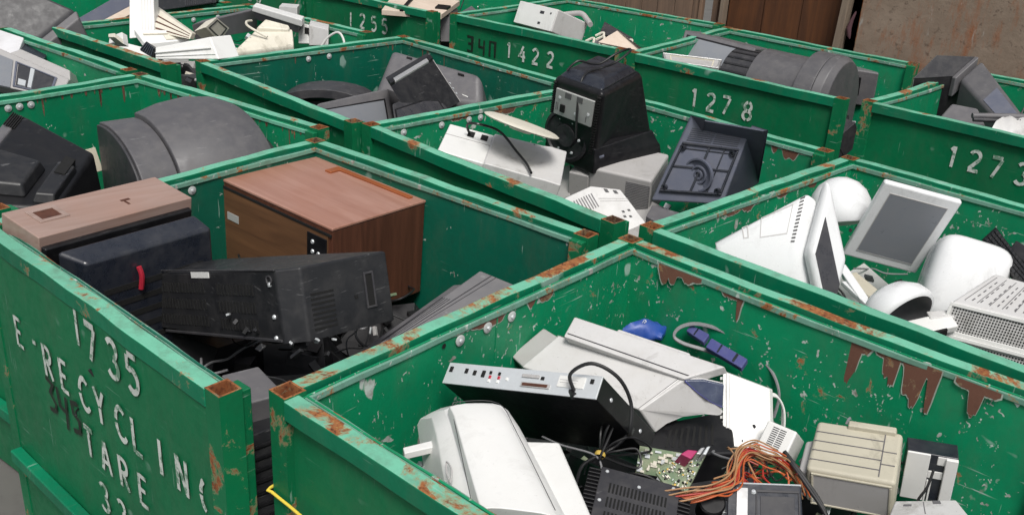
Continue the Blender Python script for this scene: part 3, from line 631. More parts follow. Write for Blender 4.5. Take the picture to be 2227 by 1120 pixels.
'w8':((-4.363,2.043,1.2),[(-0.268,-0.029,0.005),(-0.25,-0.032,0.05),(-0.368,0.071,0.005),(-0.35,0.068,0.05),(0.357,-0.069,0.0),(0.362,-0.07,0.05),(0.257,0.031,0.0),(0.262,0.03,0.05)]),
'w9':((-4.001,2.117,1.069),[(-0.006,-0.084,0.0),(-0.045,-0.05,0.131),(-0.146,0.036,0.0),(-0.185,0.07,0.131),(0.18,-0.066,0.031),(0.151,-0.04,0.131),(0.04,0.054,0.031),(0.011,0.08,0.131)]),
'w10':((-4.826,2.479,1.083),[(-0.058,-0.064,0.0),(-0.07,-0.039,0.086),(-0.158,0.036,0.0),(-0.17,0.061,0.086),(0.176,-0.059,0.043),(0.153,-0.039,0.109),(0.076,0.041,0.043),(0.053,0.061,0.109)]),
'w2':((-4.434,1.199,1.074),[(-0.006,-0.13,0.0),(-0.006,-0.13,0.04),(-0.162,-0.112,0.066),(-0.162,-0.112,0.106),(0.126,0.11,0.026),(0.126,0.11,0.066),(0.042,0.132,0.066),(0.042,0.132,0.106)]),
'w3':((-4.136,0.951,1.07),[(-0.179,0.063,0.006),(-0.129,-0.017,0.056),(-0.054,0.046,0.08),(-0.004,-0.034,0.13),(0.047,0.028,0.0),(0.097,-0.052,0.05),(0.086,0.024,0.06),(0.136,-0.056,0.11)]),
'w11':((-4.485,1.313,1.139),[(-0.06,-0.112,0.02),(-0.346,0.067,0.128),(-0.11,-0.052,0.0),(-0.396,0.127,0.108),(0.276,-0.063,0.024),(0.23,-0.013,0.052),(0.226,-0.003,0.004),(0.18,0.047,0.032)]),
'w12':((-4.425,0.887,1.108),[(-0.038,-0.048,0.03),(-0.097,-0.007,0.059),(-0.068,0.002,0.0),(-0.127,0.043,0.029),(0.166,-0.057,0.064),(0.029,0.013,0.106),(0.136,-0.007,0.034),(-0.001,0.063,0.076)]),
'd1':((-4.992,0.507,0.84),[(-0.123,-0.372,0.044),(-0.123,-0.472,0.344),(-0.258,0.004,0.41),(-0.258,-0.096,0.71),(0.195,0.154,0.0),(0.195,0.054,0.3),(0.186,0.414,0.16),(0.186,0.314,0.46)]),
'd2':((-5.058,1.156,1.06),[(0.159,-0.345,0.03),(0.189,-0.345,0.15),(-0.206,0.207,0.12),(-0.176,0.207,0.24),(0.128,-0.148,0.0),(0.158,-0.148,0.12),(-0.141,0.286,0.06),(-0.111,0.286,0.18)]),
'd3':((-5.6,2.114,1.042),[(-0.16,-0.208,0.0),(-0.376,-0.064,0.193),(-0.36,-0.008,0.0),(-0.576,0.136,0.193),(0.537,-0.114,0.159),(0.399,-0.014,0.293),(0.337,0.086,0.159),(0.199,0.186,0.293)]),
's1':((-4.704,0.276,0.98),[(-0.084,-0.142,0.003),(-0.084,-0.142,0.153),(-0.22,0.008,0.11),(-0.22,0.008,0.26),(0.202,0.021,0.0),(0.202,0.021,0.15),(0.102,0.113,0.07),(0.102,0.113,0.22)]),
's2':((-4.466,0.375,0.99),[(-0.048,-0.068,0.017),(-0.048,-0.068,0.137),(-0.201,0.046,0.07),(-0.201,0.046,0.19),(0.177,-0.033,0.0),(0.177,-0.033,0.12),(0.072,0.056,0.04),(0.072,0.056,0.16)]),
's3':((-4.416,0.191,0.94),[(-0.156,-0.303,0.117),(-0.783,-0.042,0.28),(-0.276,-0.183,0.017),(-0.903,0.078,0.18),(0.664,-0.013,0.1),(0.515,0.118,0.16),(0.544,0.107,0.0),(0.395,0.238,0.06)]),
'g2':((-2.575,-0.478,0.73),[(0.161,-0.375,0.05),(0.141,-0.395,0.35),(-0.435,0.179,0.17),(-0.455,0.159,0.47),(0.333,-0.057,0.0),(0.313,-0.077,0.3),(-0.019,0.292,0.07),(-0.039,0.272,0.37)]),
'a6':((-0.569,-0.782,0.72),[(0.121,-0.155,0.009),(0.016,-0.058,0.21),(-0.029,-0.055,0.009),(-0.134,0.042,0.21),(0.137,-0.039,0.0),(0.026,0.052,0.21),(-0.013,0.061,0.0),(-0.124,0.152,0.21)]),
'a1b':((-1.465,-0.625,0.75),[(0.07,-0.226,0.019),(0.07,-0.226,0.419),(-0.019,-0.277,0.045),(-0.019,-0.277,0.445),(0.023,0.254,0.0),(0.023,0.254,0.4),(-0.074,0.248,0.025),(-0.074,0.248,0.425)]),
'p3b':((0.055,0.115,1.043),[(-0.199,-0.078,0.017),(-0.199,-0.108,0.052),(-0.23,0.012,0.042),(-0.23,-0.018,0.077),(0.182,0.004,0.0),(0.182,-0.026,0.035),(0.246,0.122,0.022),(0.246,0.092,0.057)]),
'p1b':((0.311,-0.592,0.96),[(0.054,-0.119,0.0),(0.084,-0.169,0.16),(-0.163,0.091,0.02),(-0.133,0.041,0.18),(0.149,-0.023,0.0),(0.179,-0.073,0.16),(-0.1,0.151,0.02),(-0.07,0.101,0.18)]),
'p16':((-0.019,-0.706,1.08),[(-0.027,-0.035,0.0),(-0.027,-0.035,0.02),(0.005,0.05,0.0),(0.005,0.05,0.02),(-0.006,-0.049,0.0),(-0.006,-0.049,0.02),(0.028,0.034,0.0),(0.028,0.034,0.02)]),
'i7a':((0.651,1.72,1.07),[(-0.155,0.179,0.007),(-0.155,0.159,0.037),(-0.133,0.253,0.05),(-0.133,0.233,0.08),(0.139,-0.225,0.0),(0.139,-0.245,0.03),(0.149,-0.166,0.03),(0.149,-0.186,0.06)]),
'i7b':((0.689,1.786,1.06),[(-0.068,0.007,0.011),(-0.068,-0.023,0.071),(-0.069,0.11,0.03),(-0.069,0.08,0.09),(0.074,-0.084,0.0),(0.074,-0.114,0.06),(0.064,0.027,0.02),(0.064,-0.003,0.08)]),
'i8':((0.297,1.259,0.99),[(-0.077,0.062,0.029),(-0.077,0.062,0.059),(-0.082,0.085,0.04),(-0.082,0.085,0.07),(0.076,-0.089,0.0),(0.076,-0.089,0.03),(0.084,-0.057,0.02),(0.084,-0.057,0.05)]),
'h3a':((0.101,3.618,1.09),[(-0.068,-0.157,0.016),(-0.068,-0.177,0.096),(-0.067,0.084,0.06),(-0.067,0.064,0.14),(0.108,-0.065,0.0),(0.108,-0.085,0.08),(0.027,0.178,0.06),(0.027,0.158,0.14)]),
'x1':((-4.361,3.405,1.12),[(-0.033,-0.373,0.006),(-0.033,-0.373,0.046),(-0.401,0.103,0.06),(-0.401,0.103,0.1),(0.325,-0.076,0.0),(0.325,-0.076,0.04),(0.109,0.347,0.04),(0.109,0.347,0.08)]),
'x2':((-4.187,3.573,0.92),[(0.058,-0.154,0.001),(0.003,-0.114,0.22),(-0.042,0.046,0.001),(-0.097,0.086,0.22),(0.096,-0.088,0.0),(0.043,-0.045,0.22),(-0.004,0.112,0.0),(-0.057,0.155,0.22)]),
'p3l':((0.277,0.14,0.995),[(0.011,-0.028,0.031),(-0.043,-0.047,0.077),(-0.019,-0.013,0.026),(-0.073,-0.032,0.072),(0.056,0.001,0.005),(0.036,0.044,0.065),(0.026,0.016,0.0),(0.006,0.059,0.06)]),
'p17':((0.284,0.105,0.68),[(-0.049,-0.179,0.014),(-0.049,-0.179,0.214),(-0.094,-0.047,0.04),(-0.094,-0.047,0.24),(0.122,0.044,0.0),(0.122,0.044,0.2),(0.02,0.183,0.04),(0.02,0.183,0.24)]),
}
PL={
'p3r':[(0.176,-0.086,0.123),(0.229,0.048,0.195),(0.272,0.083,0.201),(0.319,0.12,0.191),(0.349,0.082,0.108),(0.303,0.07,0.098),(0.251,0.039,0.078),(0.223,0.002,0.058),(0.21,-0.037,0.038)],
'p3w':[(0.236,0.041,0.195),(0.278,0.074,0.201),(0.325,0.111,0.191),(0.341,0.091,0.133),(0.306,0.083,0.139),(0.267,0.061,0.165)],
}

# ------------------------------------------------------------------ things in the bins
def root(key, name, label, cat, group=None): return thing(name, label, cat, HX[key][0], group)
def part(key, name, mat, parent, bevel=.008, base=None, seg=3, label=None):
    return MB().hexa(hx(key, base)).build(name, mat, parent, bevel, seg, label=label)

# ---- bin 1735
t = root('a1', 'television', 'television with a pale wooden cabinet and black back, far left in the 1735 bin', 'television')
c = hx('a1'); part('a1', 'cabinet', 'woodpink', t, .004)
mb = MB(); frame(mb, c, 'T', .16, .10, .60, .28, .08, .03, -.002, .004); mb.build('handle_frame', 'woodpink', t, .0015)
mb = MB(); patch(mb, c, 'T', .24, .13, .52, .25, -.03, .0012); mb.build('handle_recess', 'woodside', t)
mb = MB(); patch(mb, c, 'T', .50, .62, .56, .68, -.001, .001); patch(mb, c, 'T', .55, .63, .70, .645, -.001, .001); mb.build('gouge', 'woodside', t)
mb = MB().hexa(extr(c, 'R', .01, .0, .98, .93, .022, .99)); mb.build('back_frame', 'black', t, .006)
part('a1b', 'rear_housing', 'navy', t, .014, 'a1')
c = hx('a1b', 'a1'); mb = MB(); q, o = quad(c, 'F')
for k in range(5): patch(mb, c, 'F', .1, .15+.13*k, .9, .2+.13*k, -.002, .002)
mb.build('vent_slots', 'void', t)
mb = MB(); n_ = o.normalized(); mb.tube([bil(q, .36, .86)+n_*.012, bil(q, .365, .78)+n_*.018, bil(q, .36, .66)+n_*.012], .009, 8); mb.build('red_tag', 'red', t)

t = root('a2', 'television', 'large brown wooden television lying against the back wall of the 1735 bin', 'television')
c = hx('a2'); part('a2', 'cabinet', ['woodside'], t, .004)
mb = MB(); q, o = quad(c, 'T'); mb.slab(sub(q, -.004, -.006, 1.004, 1.004), .001, .012, 0, o); mb.build('top_board', 'skylit_woodtop', t, .003)
mb = MB(); patch(mb, c, 'T', .30, .905, .93, .955, .010, .020); patch(mb, c, 'T', .255, .80, .31, .955, .010, .020); mb.build('trim', 'woodtrim', t, .003)
mb = MB(); patch(mb, c, 'F', .005, .02, .97, .95, -.002, .004); mb.build('back_board', 'woodback', t, .001)
mb = MB(); patch(mb, c, 'F', .80, .55, .965, .90, .003, .008); mb.build('socket_plate', 'black', t, .002)
for k in range(5):
    q, o = quad(c, 'F'); p = bil(q, .85+.05*(k % 2), .62+.10*(k//2)); mb = MB(); mb.lathe([(0, .012), (.007, .012), (.009, .008)], p, o.normalized(), 10); mb.build('socket', 'steel', t)
mb = MB(); patch(mb, c, 'F', .05, .62, .16, .70, .003, .006); mb.build('label', 'label_grey', t)
mb = MB(); patch(mb, c, 'F', .0, .94, 1., .965, .002, .006); mb.build('dark_strip', 'void', t)  # dark strip along the upper edge of the back board

t = root('a3', 'television', 'black slotted back half of a television lying open in the middle of the 1735 bin', 'television cover')
c = hx('a3'); q, o = quad(c, 'T')
body = MB()
fq, fo = quad(c, 'F'); rq, ro = quad(c, 'R')
# vented face, slanted corner, side plate, top ledge; a cover has open back and bottom
c2 = [p.copy() for p in c]
top = [bil(fq, -.19, .93), bil(fq, .935, 1.), bil(rq, .14, 1.), bil(rq, 1., 1.0), bil(q, .78, .66)+Vector((0, 0, .012)), bil(q, .20, .50)+Vector((0, 0, .012))]
bot = [bil(fq, -.07, .10), bil(fq, .935, 0.), bil(rq, .14, 0.), bil(rq, 1., 0.), bil(q, .7, .62)-Vector((0, 0, .20)), bil(q, .12, .55)-Vector((0, 0, .2))]
n = 6
body.add(top+bot, [(0, 1, 7, 6)[::-1], (1, 2, 8, 7)[::-1], (2, 3, 9, 8)[::-1], (4, 5, 11, 10)[::-1], (5, 0, 6, 11)[::-1], (0, 5, 4, 3, 2, 1)[::-1], (3, 4, 10, 9)[::-1]])
body.build('shell', 'black2', t, .007, 3, recalc=True)
mb = MB()
for r_ in range(3): slots(mb, c, 'F', -.06, .16+.25*r_, .46, .31+.25*r_, 22, 1, .45, 1., .0022)
mb.build('vent_slots', 'void', t); mb = MB()
for r_ in range(3): slots(mb, c, 'F', .54, .14+.25*r_, .80, .30+.25*r_, 12, 1, .45, 1., .0022)
mb.build('vent_slots', 'void', t)
mb = MB(); slots(mb, c, 'R', .2, .12, .42, .66, 1, 8, 1, .45, .0015); mb.build('vent_slots', 'void', t)
mb = MB(); frame(mb, c, 'R', .73, .25, .83, .76, .016, .03, -.001, .004); mb.build('slot_rim', 'char', t, .001)
mb = MB(); patch(mb, c, 'R', .746, .28, .814, .73, -.002, .0016); patch(mb, c, 'R', .62, .42, .65, .47, -.001, .002); mb.build('slot_opening', 'void', t)
mb = MB(); patch(mb, c, 'F', .37, .885, .50, .975, -.001, .0025); mb.build('label', 'label', t)
mb = MB(); patch(mb, c, 'F', -.0, .985, .94, 1.01, -.002, .004); patch(mb, c, 'F', .1, .02, .93, .06, -.002, .006); mb.build('edge_rib', 'char', t, .002)
for u, v in ((.90, .36), (.895, .07), (.90, .80)):
    p = bil(fq, u, v); mb = MB(); mb.lathe([(0, .006), (.006, .005), (.008, 0)], p, fo.normalized(), 10); mb.build('screw', 'steel', t)
mb = MB(); mb.lathe([(.016, .001), (.016, .004), (.011, .004), (.010, .001)], bil(fq, .90, .86), fo.normalized(), 16); mb.build('screw_boss', 'char', t)
mb = MB(); p0 = bil(rq, .35, -.02)
for k in range(16):
    p = p0+Vector((random.uniform(-.32, .06), random.uniform(-.16, .05), random.uniform(-.05, .01))); mb.box(p, (random.uniform(.01, .06), random.uniform(.006, .03), random.uniform(.004, .015)), rot(random.uniform(-50, 50), random.uniform(-50, 50), random.uniform(0, 180)))
mb.build('broken_bits', 'black2', t, .001)
mb = MB()
for k in range(12): mb.box(p0+Vector((random.uniform(-.36, .04), random.uniform(-.13, .0), random.uniform(-.03, .03))), (.012, .010, .006), rot(random.uniform(-50, 50), 20, random.uniform(0, 180)))
mb.build('metal_bits', 'steel', t)

t = root('a4', 'printer', 'grey slatted printer lying at the right of the 1735 bin', 'printer')
c = hx('a4'); part('a4', 'body', 'midgrey', t, .012)
mb = MB(); mb.hexa(extr(c, 'L', .02, .1, .98, .75, .10, .95)); mb.build('side_tray', 'grey', t, .008)
mb = MB(); slots(mb, c, 'T', .02, .10, .20, .62, 4, 1, .3, 1., .0012); patch(mb, c, 'T', .22, .02, .235, .98, -.001, .0015); patch(mb, c, 'T', .30, .02, .31, .98, -.001, .0012); mb.build('panel_gap', 'char', t)
t = root('a5', 'monitor', 'pale grey box end showing in the gap beside the 1735 corner post', 'monitor'); part('a5', 'casing', 'grey', t, .006)
t = root('a6', 'louvre_grille', 'black slatted grille low in the gap beside the 1735 corner post', 'grille'); c = hx('a6'); part('a6', 'panel', 'black2', t, .004)
mb = MB(); slots(mb, c, 'F', .05, .05, .95, .95, 1, 7, 1, .35, .006); mb.build('slat', 'black', t, .002)

# ---- bin of printers
t = root('p1', 'printer', 'tall white printer with a curved cover standing nearest, front of the printers bin', 'printer')
c = hx('p1')
def rounded(c, nx=9, drop=.35, ny=6, k=1.6):
    """top face bulging down towards both sides and the far end"""
    q, o = quad(c, 'T'); D, _ = quad(c, 'D'); rings = []
    for j in range(ny+1):
        v = j/ny; ring = []
        for i in range(nx+1):
            u = i/nx; e = abs(2*u-1)**3.2; f = max(0, (v-.72)/.28)**2.4
            d = min(.85, drop*e+.55*f); a = bil(q, u, v); b_ = bil([D[0], D[1], D[2], D[3]], u, v); ring.append(a+(b_-a)*d)
        lo = [bil(D, u, v) for u in (1, 0)]
        rings.append(ring+lo)
    return rings
mb = MB(); mb.loft(rounded(c)); mb.build('casing', 'white', t, .004, 2, recalc=True, ang=50)
# raised front cover
q, o = quad(c, 'T'); on = o.normalized()
rings = []
for j in range(9):
    v = -.05+.83*j/8; ring = []
    for i in range(9):
        u = .09+.60*i/8+.05*(1-v); e = abs(2*(i/8)-1)**4; f = max(0, (j/8-.8)/.2)**3
        ring.append(bil(q, u, v)+on*(.020-.012*e-.010*f))
    rings.append(ring+[bil(q, .69+.05*(1-v), v)-on*.02, bil(q, .09+.05*(1-v), v)-on*.02])
mb = MB(); mb.loft(rings); mb.build('front_cover', 'white', t, .003, 2, recalc=True, ang=50)
mb = MB(); mb.tube([bil(q, .085, .0)+on*.006, bil(q, .10, .5)+on*.004, bil(q, .13, .77)+on*-.002, bil(q, .22, .81)+on*.003, bil(q, .68, .80)+on*.003, bil(q, .73, .55)+on*.007, bil(q, .745, .0)+on*.009], .0009, 6); mb.build('cover_seam', 'char', t)
mb = MB(); mb.tube([bil(q, -.01, .28)+on*-.035, bil(q, .0, .36)+on*-.03, bil(q, .015, .28)+on*-.02, bil(q, .0, .2)+on*-.03, bil(q, -.01, .28)+on*-.035], .0022, 6); mb.build('logo_mark', 'lgrey', t)
part('p1b', 'side_tray', 'white', t, .008, 'p1')
t = root('p16', 'drawer_rail', 'short white plastic rail beside the tall white printer', 'rail'); part('p16', 'rail', 'white', t, .003)
sc = thing('scrap_fitting', 'small chrome and violet fittings below the white rail beside the tall printer', 'scrap', (-.02, -.66, 1.0))
mb = MB()
for k in range(9): mb.box((random.uniform(-.05, .05), random.uniform(-.04, .05), random.uniform(.0, .06)), (random.uniform(.015, .05), random.uniform(.01, .03), random.uniform(.008, .02)), rot(random.uniform(-40, 40), random.uniform(-30, 30), random.uniform(0, 180)))
mb.build('bracket', 'steel', sc, .002)
mb = MB().box((0, .02, .035), (.04, .04, .02), rot(20, 0, 30)); mb.build('block', 'violet', sc, .003)

t = root('p2', 'cable_box', 'black metal set-top box with a silver socket panel, tilted on the printers', 'set-top box')
c = hx('p2'); part('p2', 'case', 'black', t, .003)
mb = MB(); patch(mb, c, 'T', .0, .0, 1.0, 1.0, -.002, .003); rp_ = mb.build('rear_panel', 'steel', t, .001)
def sock(face, spots, mat, name, hgt=.003, parent=rp_, cc=None):
    for (u, v, du, dv) in spots:
        mb = MB(); patch(mb, cc or c, face, u, v, u+du, v+dv, .001, hgt+.003); mb.build(name, mat, parent, .0008)
sock('T', [(.02, .55, .022, .25), (.13, .55, .02, .22), (.19, .5, .02, .22), (.64, .58, .02, .14), (.655, .2, .02, .12), (.94, .62, .02, .2)], 'void', 'socket')
sock('T', [(.25, .45, .022, .3), (.30, .62, .015, .14), (.36, .60, .015, .14)], 'void', 'socket')
sock('T', [(.52, .62, .11, .14), (.53, .20, .18, .20)], 'lgrey', 'connector_shell', .005); sock('T', [(.54, .23, .16, .13)], 'woodside', 'connector_slot', .0065)
sock('T', [(.75, .36, .16, .50)], 'label', 'label'); sock('T', [(.76, .66, .11, .03), (.765, .54, .10, .03)], 'lgrey', 'label_print', .0036)
sock('T', [(.305, .42, .014, .14), (.365, .42, .014, .14)], 'red', 'socket'); sock('T', [(.305, .25, .014, .14), (.365, .25, .014, .14), (.42, .4, .014, .14)], 'white', 'socket')
q, o = quad(c, 'R')
for u, v in ((.5, .80), (.5, .25)):
    mb = MB(); mb.lathe([(0, .003), (.005, .002), (.006, 0)], bil(q, u, v), o.normalized(), 10); mb.build('screw', 'steel', t)
PA = bil(quad(c, 'T')[0], .86, .25)+V3(t.location)
cb = thing('power_cable', 'black power cable looping out of the set-top box, bundled with a yellow tie', 'cable', (.25, -.30, 1.0))
CP = [tuple(PA), tuple(PA+Vector((-.01, -.01, .05))), tuple(PA+Vector((.03, .02, .085))), tuple(PA+Vector((.09, .05, .06))), tuple(PA+Vector((.13, .06, .0))), tuple(PA+Vector((.15, .04, -.07))), (.30, -.262, 1.10), (.277, -.285, 1.05), (.255, -.328, 1.03), (.245, -.39, 1.02), (.275, -.455, 1.0), (.31, -.53, .97)]
loc_ = V3(cb.location)
mb = MB().tube([V3(p)-loc_ for p in CP], .0048, 8, res=7); mb.box(V3(CP[0])-loc_+Vector((.0, -.004, -.006)), (.018, .022, .016), rot(0, 10, 62)); mb.build('cord', 'cable', cb)
mb = MB()
for dx, dz, k in ((-.03, .05, 1), (.0, .07, 1.4), (.05, .045, .9), (.06, .02, 1.2)):
    mb.tube([V3((.255, -.328, 1.03))-loc_, V3((.255+dx*.6, -.31, 1.03+dz))-loc_, V3((.255+dx*1.2, -.27, 1.03+dz*1.2))-loc_, V3((.27+dx*1.4, -.25*k, 1.02+dz*.3))-loc_, V3((.258, -.325, 1.025))-loc_], .0034, 6, res=6)
mb.build('cord_loop', 'cable', cb)
mb = MB().lathe([(.013, -.006), (.015, 0), (.013, .006)], V3((.256, -.33, 1.032))-loc_, (.3, -.6, -.4), 12); mb.build('tie', 'tie', cb)
cg_ = thing('power_cable', 'thin grey cord crossing behind the tall white printer', 'cable', (.2, -.4, 1.0))
MB().tube([(-.12, .05, .01), (-.05, .045, .02), (.05, .06, .03), (.09, .04, .0)], .0028, 6).build('cord', 'gcable', cg_)

t = root('p3', 'printer', 'large pale grey printer with a dark blue window, behind the set-top box', 'printer')
c = hx('p3'); q, o = quad(c, 'T'); on = o.normalized(); rq, ro = quad(c, 'R')
# body with a concave underside cut into the near end face
mb = MB(); ring_r = []; D, _ = quad(c, 'D')
def ringat(u, cut):
    a = bil(q, u, 0); b_ = bil(q, u, 1); d0 = bil(D, u, 0); d1 = bil(D, u, 1); r = [a, b_, d1]
    for k in range(1, 8):
        s_ = k/8; p = d1+(d0-d1)*s_; r.append(p+(bil(q, u, 1-s_)-p)*cut*math.sin(math.pi*s_))
    return r+[d0]
mb.loft([ringat(u, .0) for u in (0, .5, 1.0)]); mb.build('body', 'pgrey', t, .006, 3, recalc=True, ang=35)
part('p3b', 'lid', 'pgrey', t, .006, 'p3')
c3 = hx('p3b', 'p3'); mb = MB(); patch(mb, c3, 'T', .02, .16, .98, .20, -.001, .0012); mb.build('lid_seam', 'char', t)
mb = MB(); q3, o3 = quad(c3, 'F'); mb.tube([bil(q, .02, .99)+on*.002, bil(q, .99, .99)+on*.002], .0009, 6); mb.tube([bil(q, .985, .02)+on*.001, bil(q, .985, .98)+on*.001], .0006, 6); mb.build('seam', 'char', t)
MB().prism(PL['p3r'], (-.10, .02, -.03)).build('front_end', 'pgrey', t, .006, 3)
nw = (V3(PL['p3w'][2])-V3(PL['p3w'][0])).cross(V3(PL['p3w'][4])-V3(PL['p3w'][0])).normalized(); nw = nw if nw.dot(Vector((.6, -.7, .4))) > 0 else -nw
MB().prism([V3(p)+nw*.004 for p in PL['p3w']], nw*-.014).build('window', 'lens', t, .002)
mb = MB(); mb.tube([V3(PL['p3w'][k])+nw*.004 for k in (0, 5, 4, 3)], .0022, 6, res=4); mb.build('window_rim', 'violet', t)
mb = MB().hexa(extr(c, 'L', .02, .12, .98, .92, .075, .93)); mb.build('end_cover', 'lgrey', t, .006)
mb = MB().hexa(extr(c, 'B', .3, .0, .98, .80, .10, .85)); mb.build('rear_body', 'pgrey', t, .006)

t = root('p17', 'casing', 'added flat black block standing in for the dark under the big pale printer', 'casing'); part('p17', 'shell', 'black', t, .008); mb = MB(); slots(mb, hx('p17'), 'T', .2, .2, .8, .7, 8, 1, .4, 1, .001); mb.build('vent_slots', 'void', t)  # added black block; its colour stands for the dark below the printer's arch
t = root('p4', 'side_cover', 'thin white computer side cover standing on edge in the printers bin', 'computer cover')
c = hx('p4'); part('p4', 'sheet', 'white', t, .004); mb = MB()
for k in range(12): mb.hexa(extr(c, 'L', .2, .06+.075*k, .9, .10+.075*k, .010, .9))
mb.build('tab', 'white', t)
mb = MB(); patch(mb, c, 'F', .07, .0, .10, 1, -.001, .002); patch(mb, c, 'F', .15, .02, .165, .98, -.001, .0015); mb.build('fold_line', 'lgrey', t)
q, o = quad(c, 'F'); mb = MB().lathe([(0, .002), (.006, .002), (.006, 0)], bil(q, .66, .33), o.normalized(), 12); patch(mb, c, 'F', .05, .08, .22, .10, -.001, .0025); patch(mb, c, 'F', .40, .08, .43, .11, -.001, .002); mb.build('catch', 'char', t)
t = root('p5', 'power_adapter', 'small white slotted box leaning on the white side cover', 'power adapter')
c = hx('p5'); part('p5', 'case', 'white', t, .006); mb = MB(); slots(mb, c, 'T', .26, .30, .74, .92, 2, 10, .86, .42, .0012); mb.build('vent_slots', 'char', t)

t = root('p6', 'printer', 'beige boxy printer with ridged top, right of the white slotted box', 'printer')
c = hx('p6'); part('p6', 'body', 'beige', t, .012); mb = MB()
for k in range(4): patch(mb, c, 'T', .02, .18+.19*k, .80, .195+.19*k, -.001, .0014)
patch(mb, c, 'T', .80, .06, .812, .94, -.001, .0014); patch(mb, c, 'T', .80, .55, .96, .565, -.001, .0014); patch(mb, c, 'T', .80, .30, .96, .315, -.001, .0014)
mb.build('ridge_line', 'grey', t)
mb = MB(); frame(mb, c, 'F', .06, .0, .96, .90, .03, .05, -.001, .005); mb.build('front_rim', 'beige', t, .002)
mb = MB(); patch(mb, c, 'F', .09, .05, .93, .85, -.001, .0025); mb.build('front_panel', 'lgrey', t)
mb = MB().hexa(extr(c, 'T', .36, .90, .93, 1.02, .014, .96)); mb.build('rear_step', 'beige', t, .004)
mb = MB().hexa(extr(c, 'L', .05, .02, .72, .80, .022, .9)); mb.build('side_panel', 'lgrey', t, .006)
mb = MB(); q, o = quad(c, 'T'); mb.tube([bil(q, .34, 1.0), bil(q, .34, 1.0)+Vector((0, .01, .012)), bil(q, .36, 1.02)+Vector((0, .01, .014))], .004, 6); mb.build('hook', 'gcable', t)
t = root('p7', 'disk_drive', 'white drive bay with open slots and lilac edges, behind the beige printer', 'drive')
c = hx('p7'); mb = MB()
q, o = quad(c, 'F')
mb.hexa(extr(c, 'F', 0, .0, .46, 1.0, .004, 1.)); mb.hexa(extr(c, 'F', .76, .0, 1.0, .98, .010, 1.)); mb.hexa(extr(c, 'F', .46, .50, .76, .66, .002, 1.)); mb.hexa(extr(c, 'F', .60, .80, .80, .98, .002, 1.)); mb.build('face_plate', 'white', t, .003)
part('p7', 'chassis', 'navy', t, .003); mb = MB(); slots(mb, c, 'R', .1, .05, .9, .7, 5, 1, .4, 1, .003); mb.build('fin', 'violet', t); mb = MB(); slots(mb, c, 'F', .47, .0, .60, .46, 2, 1, .5, 1, .004); mb.build('fin', 'white', t)
t = root('p8', 'scanner_lid', 'pale lilac-white lid lying flat in front of the white drive bay', 'lid'); c = hx('p8'); part('p8', 'lid', 'pgrey', t, .004)
mb = MB(); patch(mb, c, 'T', .60, .80, .72, .95, -.001, .0015); patch(mb, c, 'T', .15, .70, .27, .78, -.001, .0015); patch(mb, c, 'T', .45, .3, .46, .9, -.001, .0012); mb.build('marking', 'grey', t)

t = root('p11', 'amplifier', 'black finned amplifier with slotted lid, front of the printers bin', 'amplifier')
c = hx('p11'); part('p11', 'lid', 'char', t, .003)
for f in ('L', 'R'):
    mb = MB()
    for k in range(15): mb.hexa(extr(c, f, .02+.065*k, .02, .048+.065*k, .98, .030, .96))
    mb.build('cooling_fin', 'black', t, .0015)
mb = MB(); slots(mb, c, 'T', .14, .58, .88, .74, 16, 1, .5, 1, .0012); mb.build('vent_slots', 'void', t)
for v_ in (.34, .10): mb = MB(); slots(mb, c, 'T', .14, v_, .88, v_+.16, 16, 1, .5, 1, .0012); mb.build('vent_slots', 'void', t)
q, o = quad(c, 'T')
for u, v in ((.08, .93), (.92, .93), (.06, .42), (.5, .80)):
    mb = MB(); mb.lathe([(0, .003), (.004, .002), (.005, 0)], bil(q, u, v), o.normalized(), 8); mb.build('screw', 'steel', t)
t = root('p14', 'tape_deck', 'dark blue-black deck front with a silver strip, bottom of the printers bin', 'tape deck')
c = hx('p14'); part('p14', 'case', 'navy', t, .004); mb = MB(); patch(mb, c, 'F', .12, .0, .27, .92, -.001, .004); mb.build('silver_strip', 'silver', t, .001)
mb = MB(); frame(mb, c, 'F', .38, .05, .97, .90, .02, .04, -.001, .003); patch(mb, c, 'F', .44, .2, .9, .8, -.001, .0016); mb.build('door', 'char', t, .001)
mb = MB(); patch(mb, c, 'T', 0, .0, 1, .25, -.001, .003); mb.build('metal_edge', 'steel', t); mb = MB(); q, o = quad(c, 'F'); mb.lathe([(0, .006), (.005, .005), (.007, 0)], bil(q, .35, .86), o.normalized(), 10); mb.build('screw', 'steel', t)
dm = thing('motor', 'black drum motor on a pale metal bracket beside the deck front', 'motor', (.55, -.20, .93))
MB().lathe([(0, .03), (.03, .03), (.034, .025), (.034, -.03)], (-.02, -.02, .03), (.3, -.4, .9), 20).build('drum', 'black', dm)
MB().box((.05, .02, .03), (.11, .04, .012), rot(10, 0, 25)).build('bracket', 'steel', dm, .002)

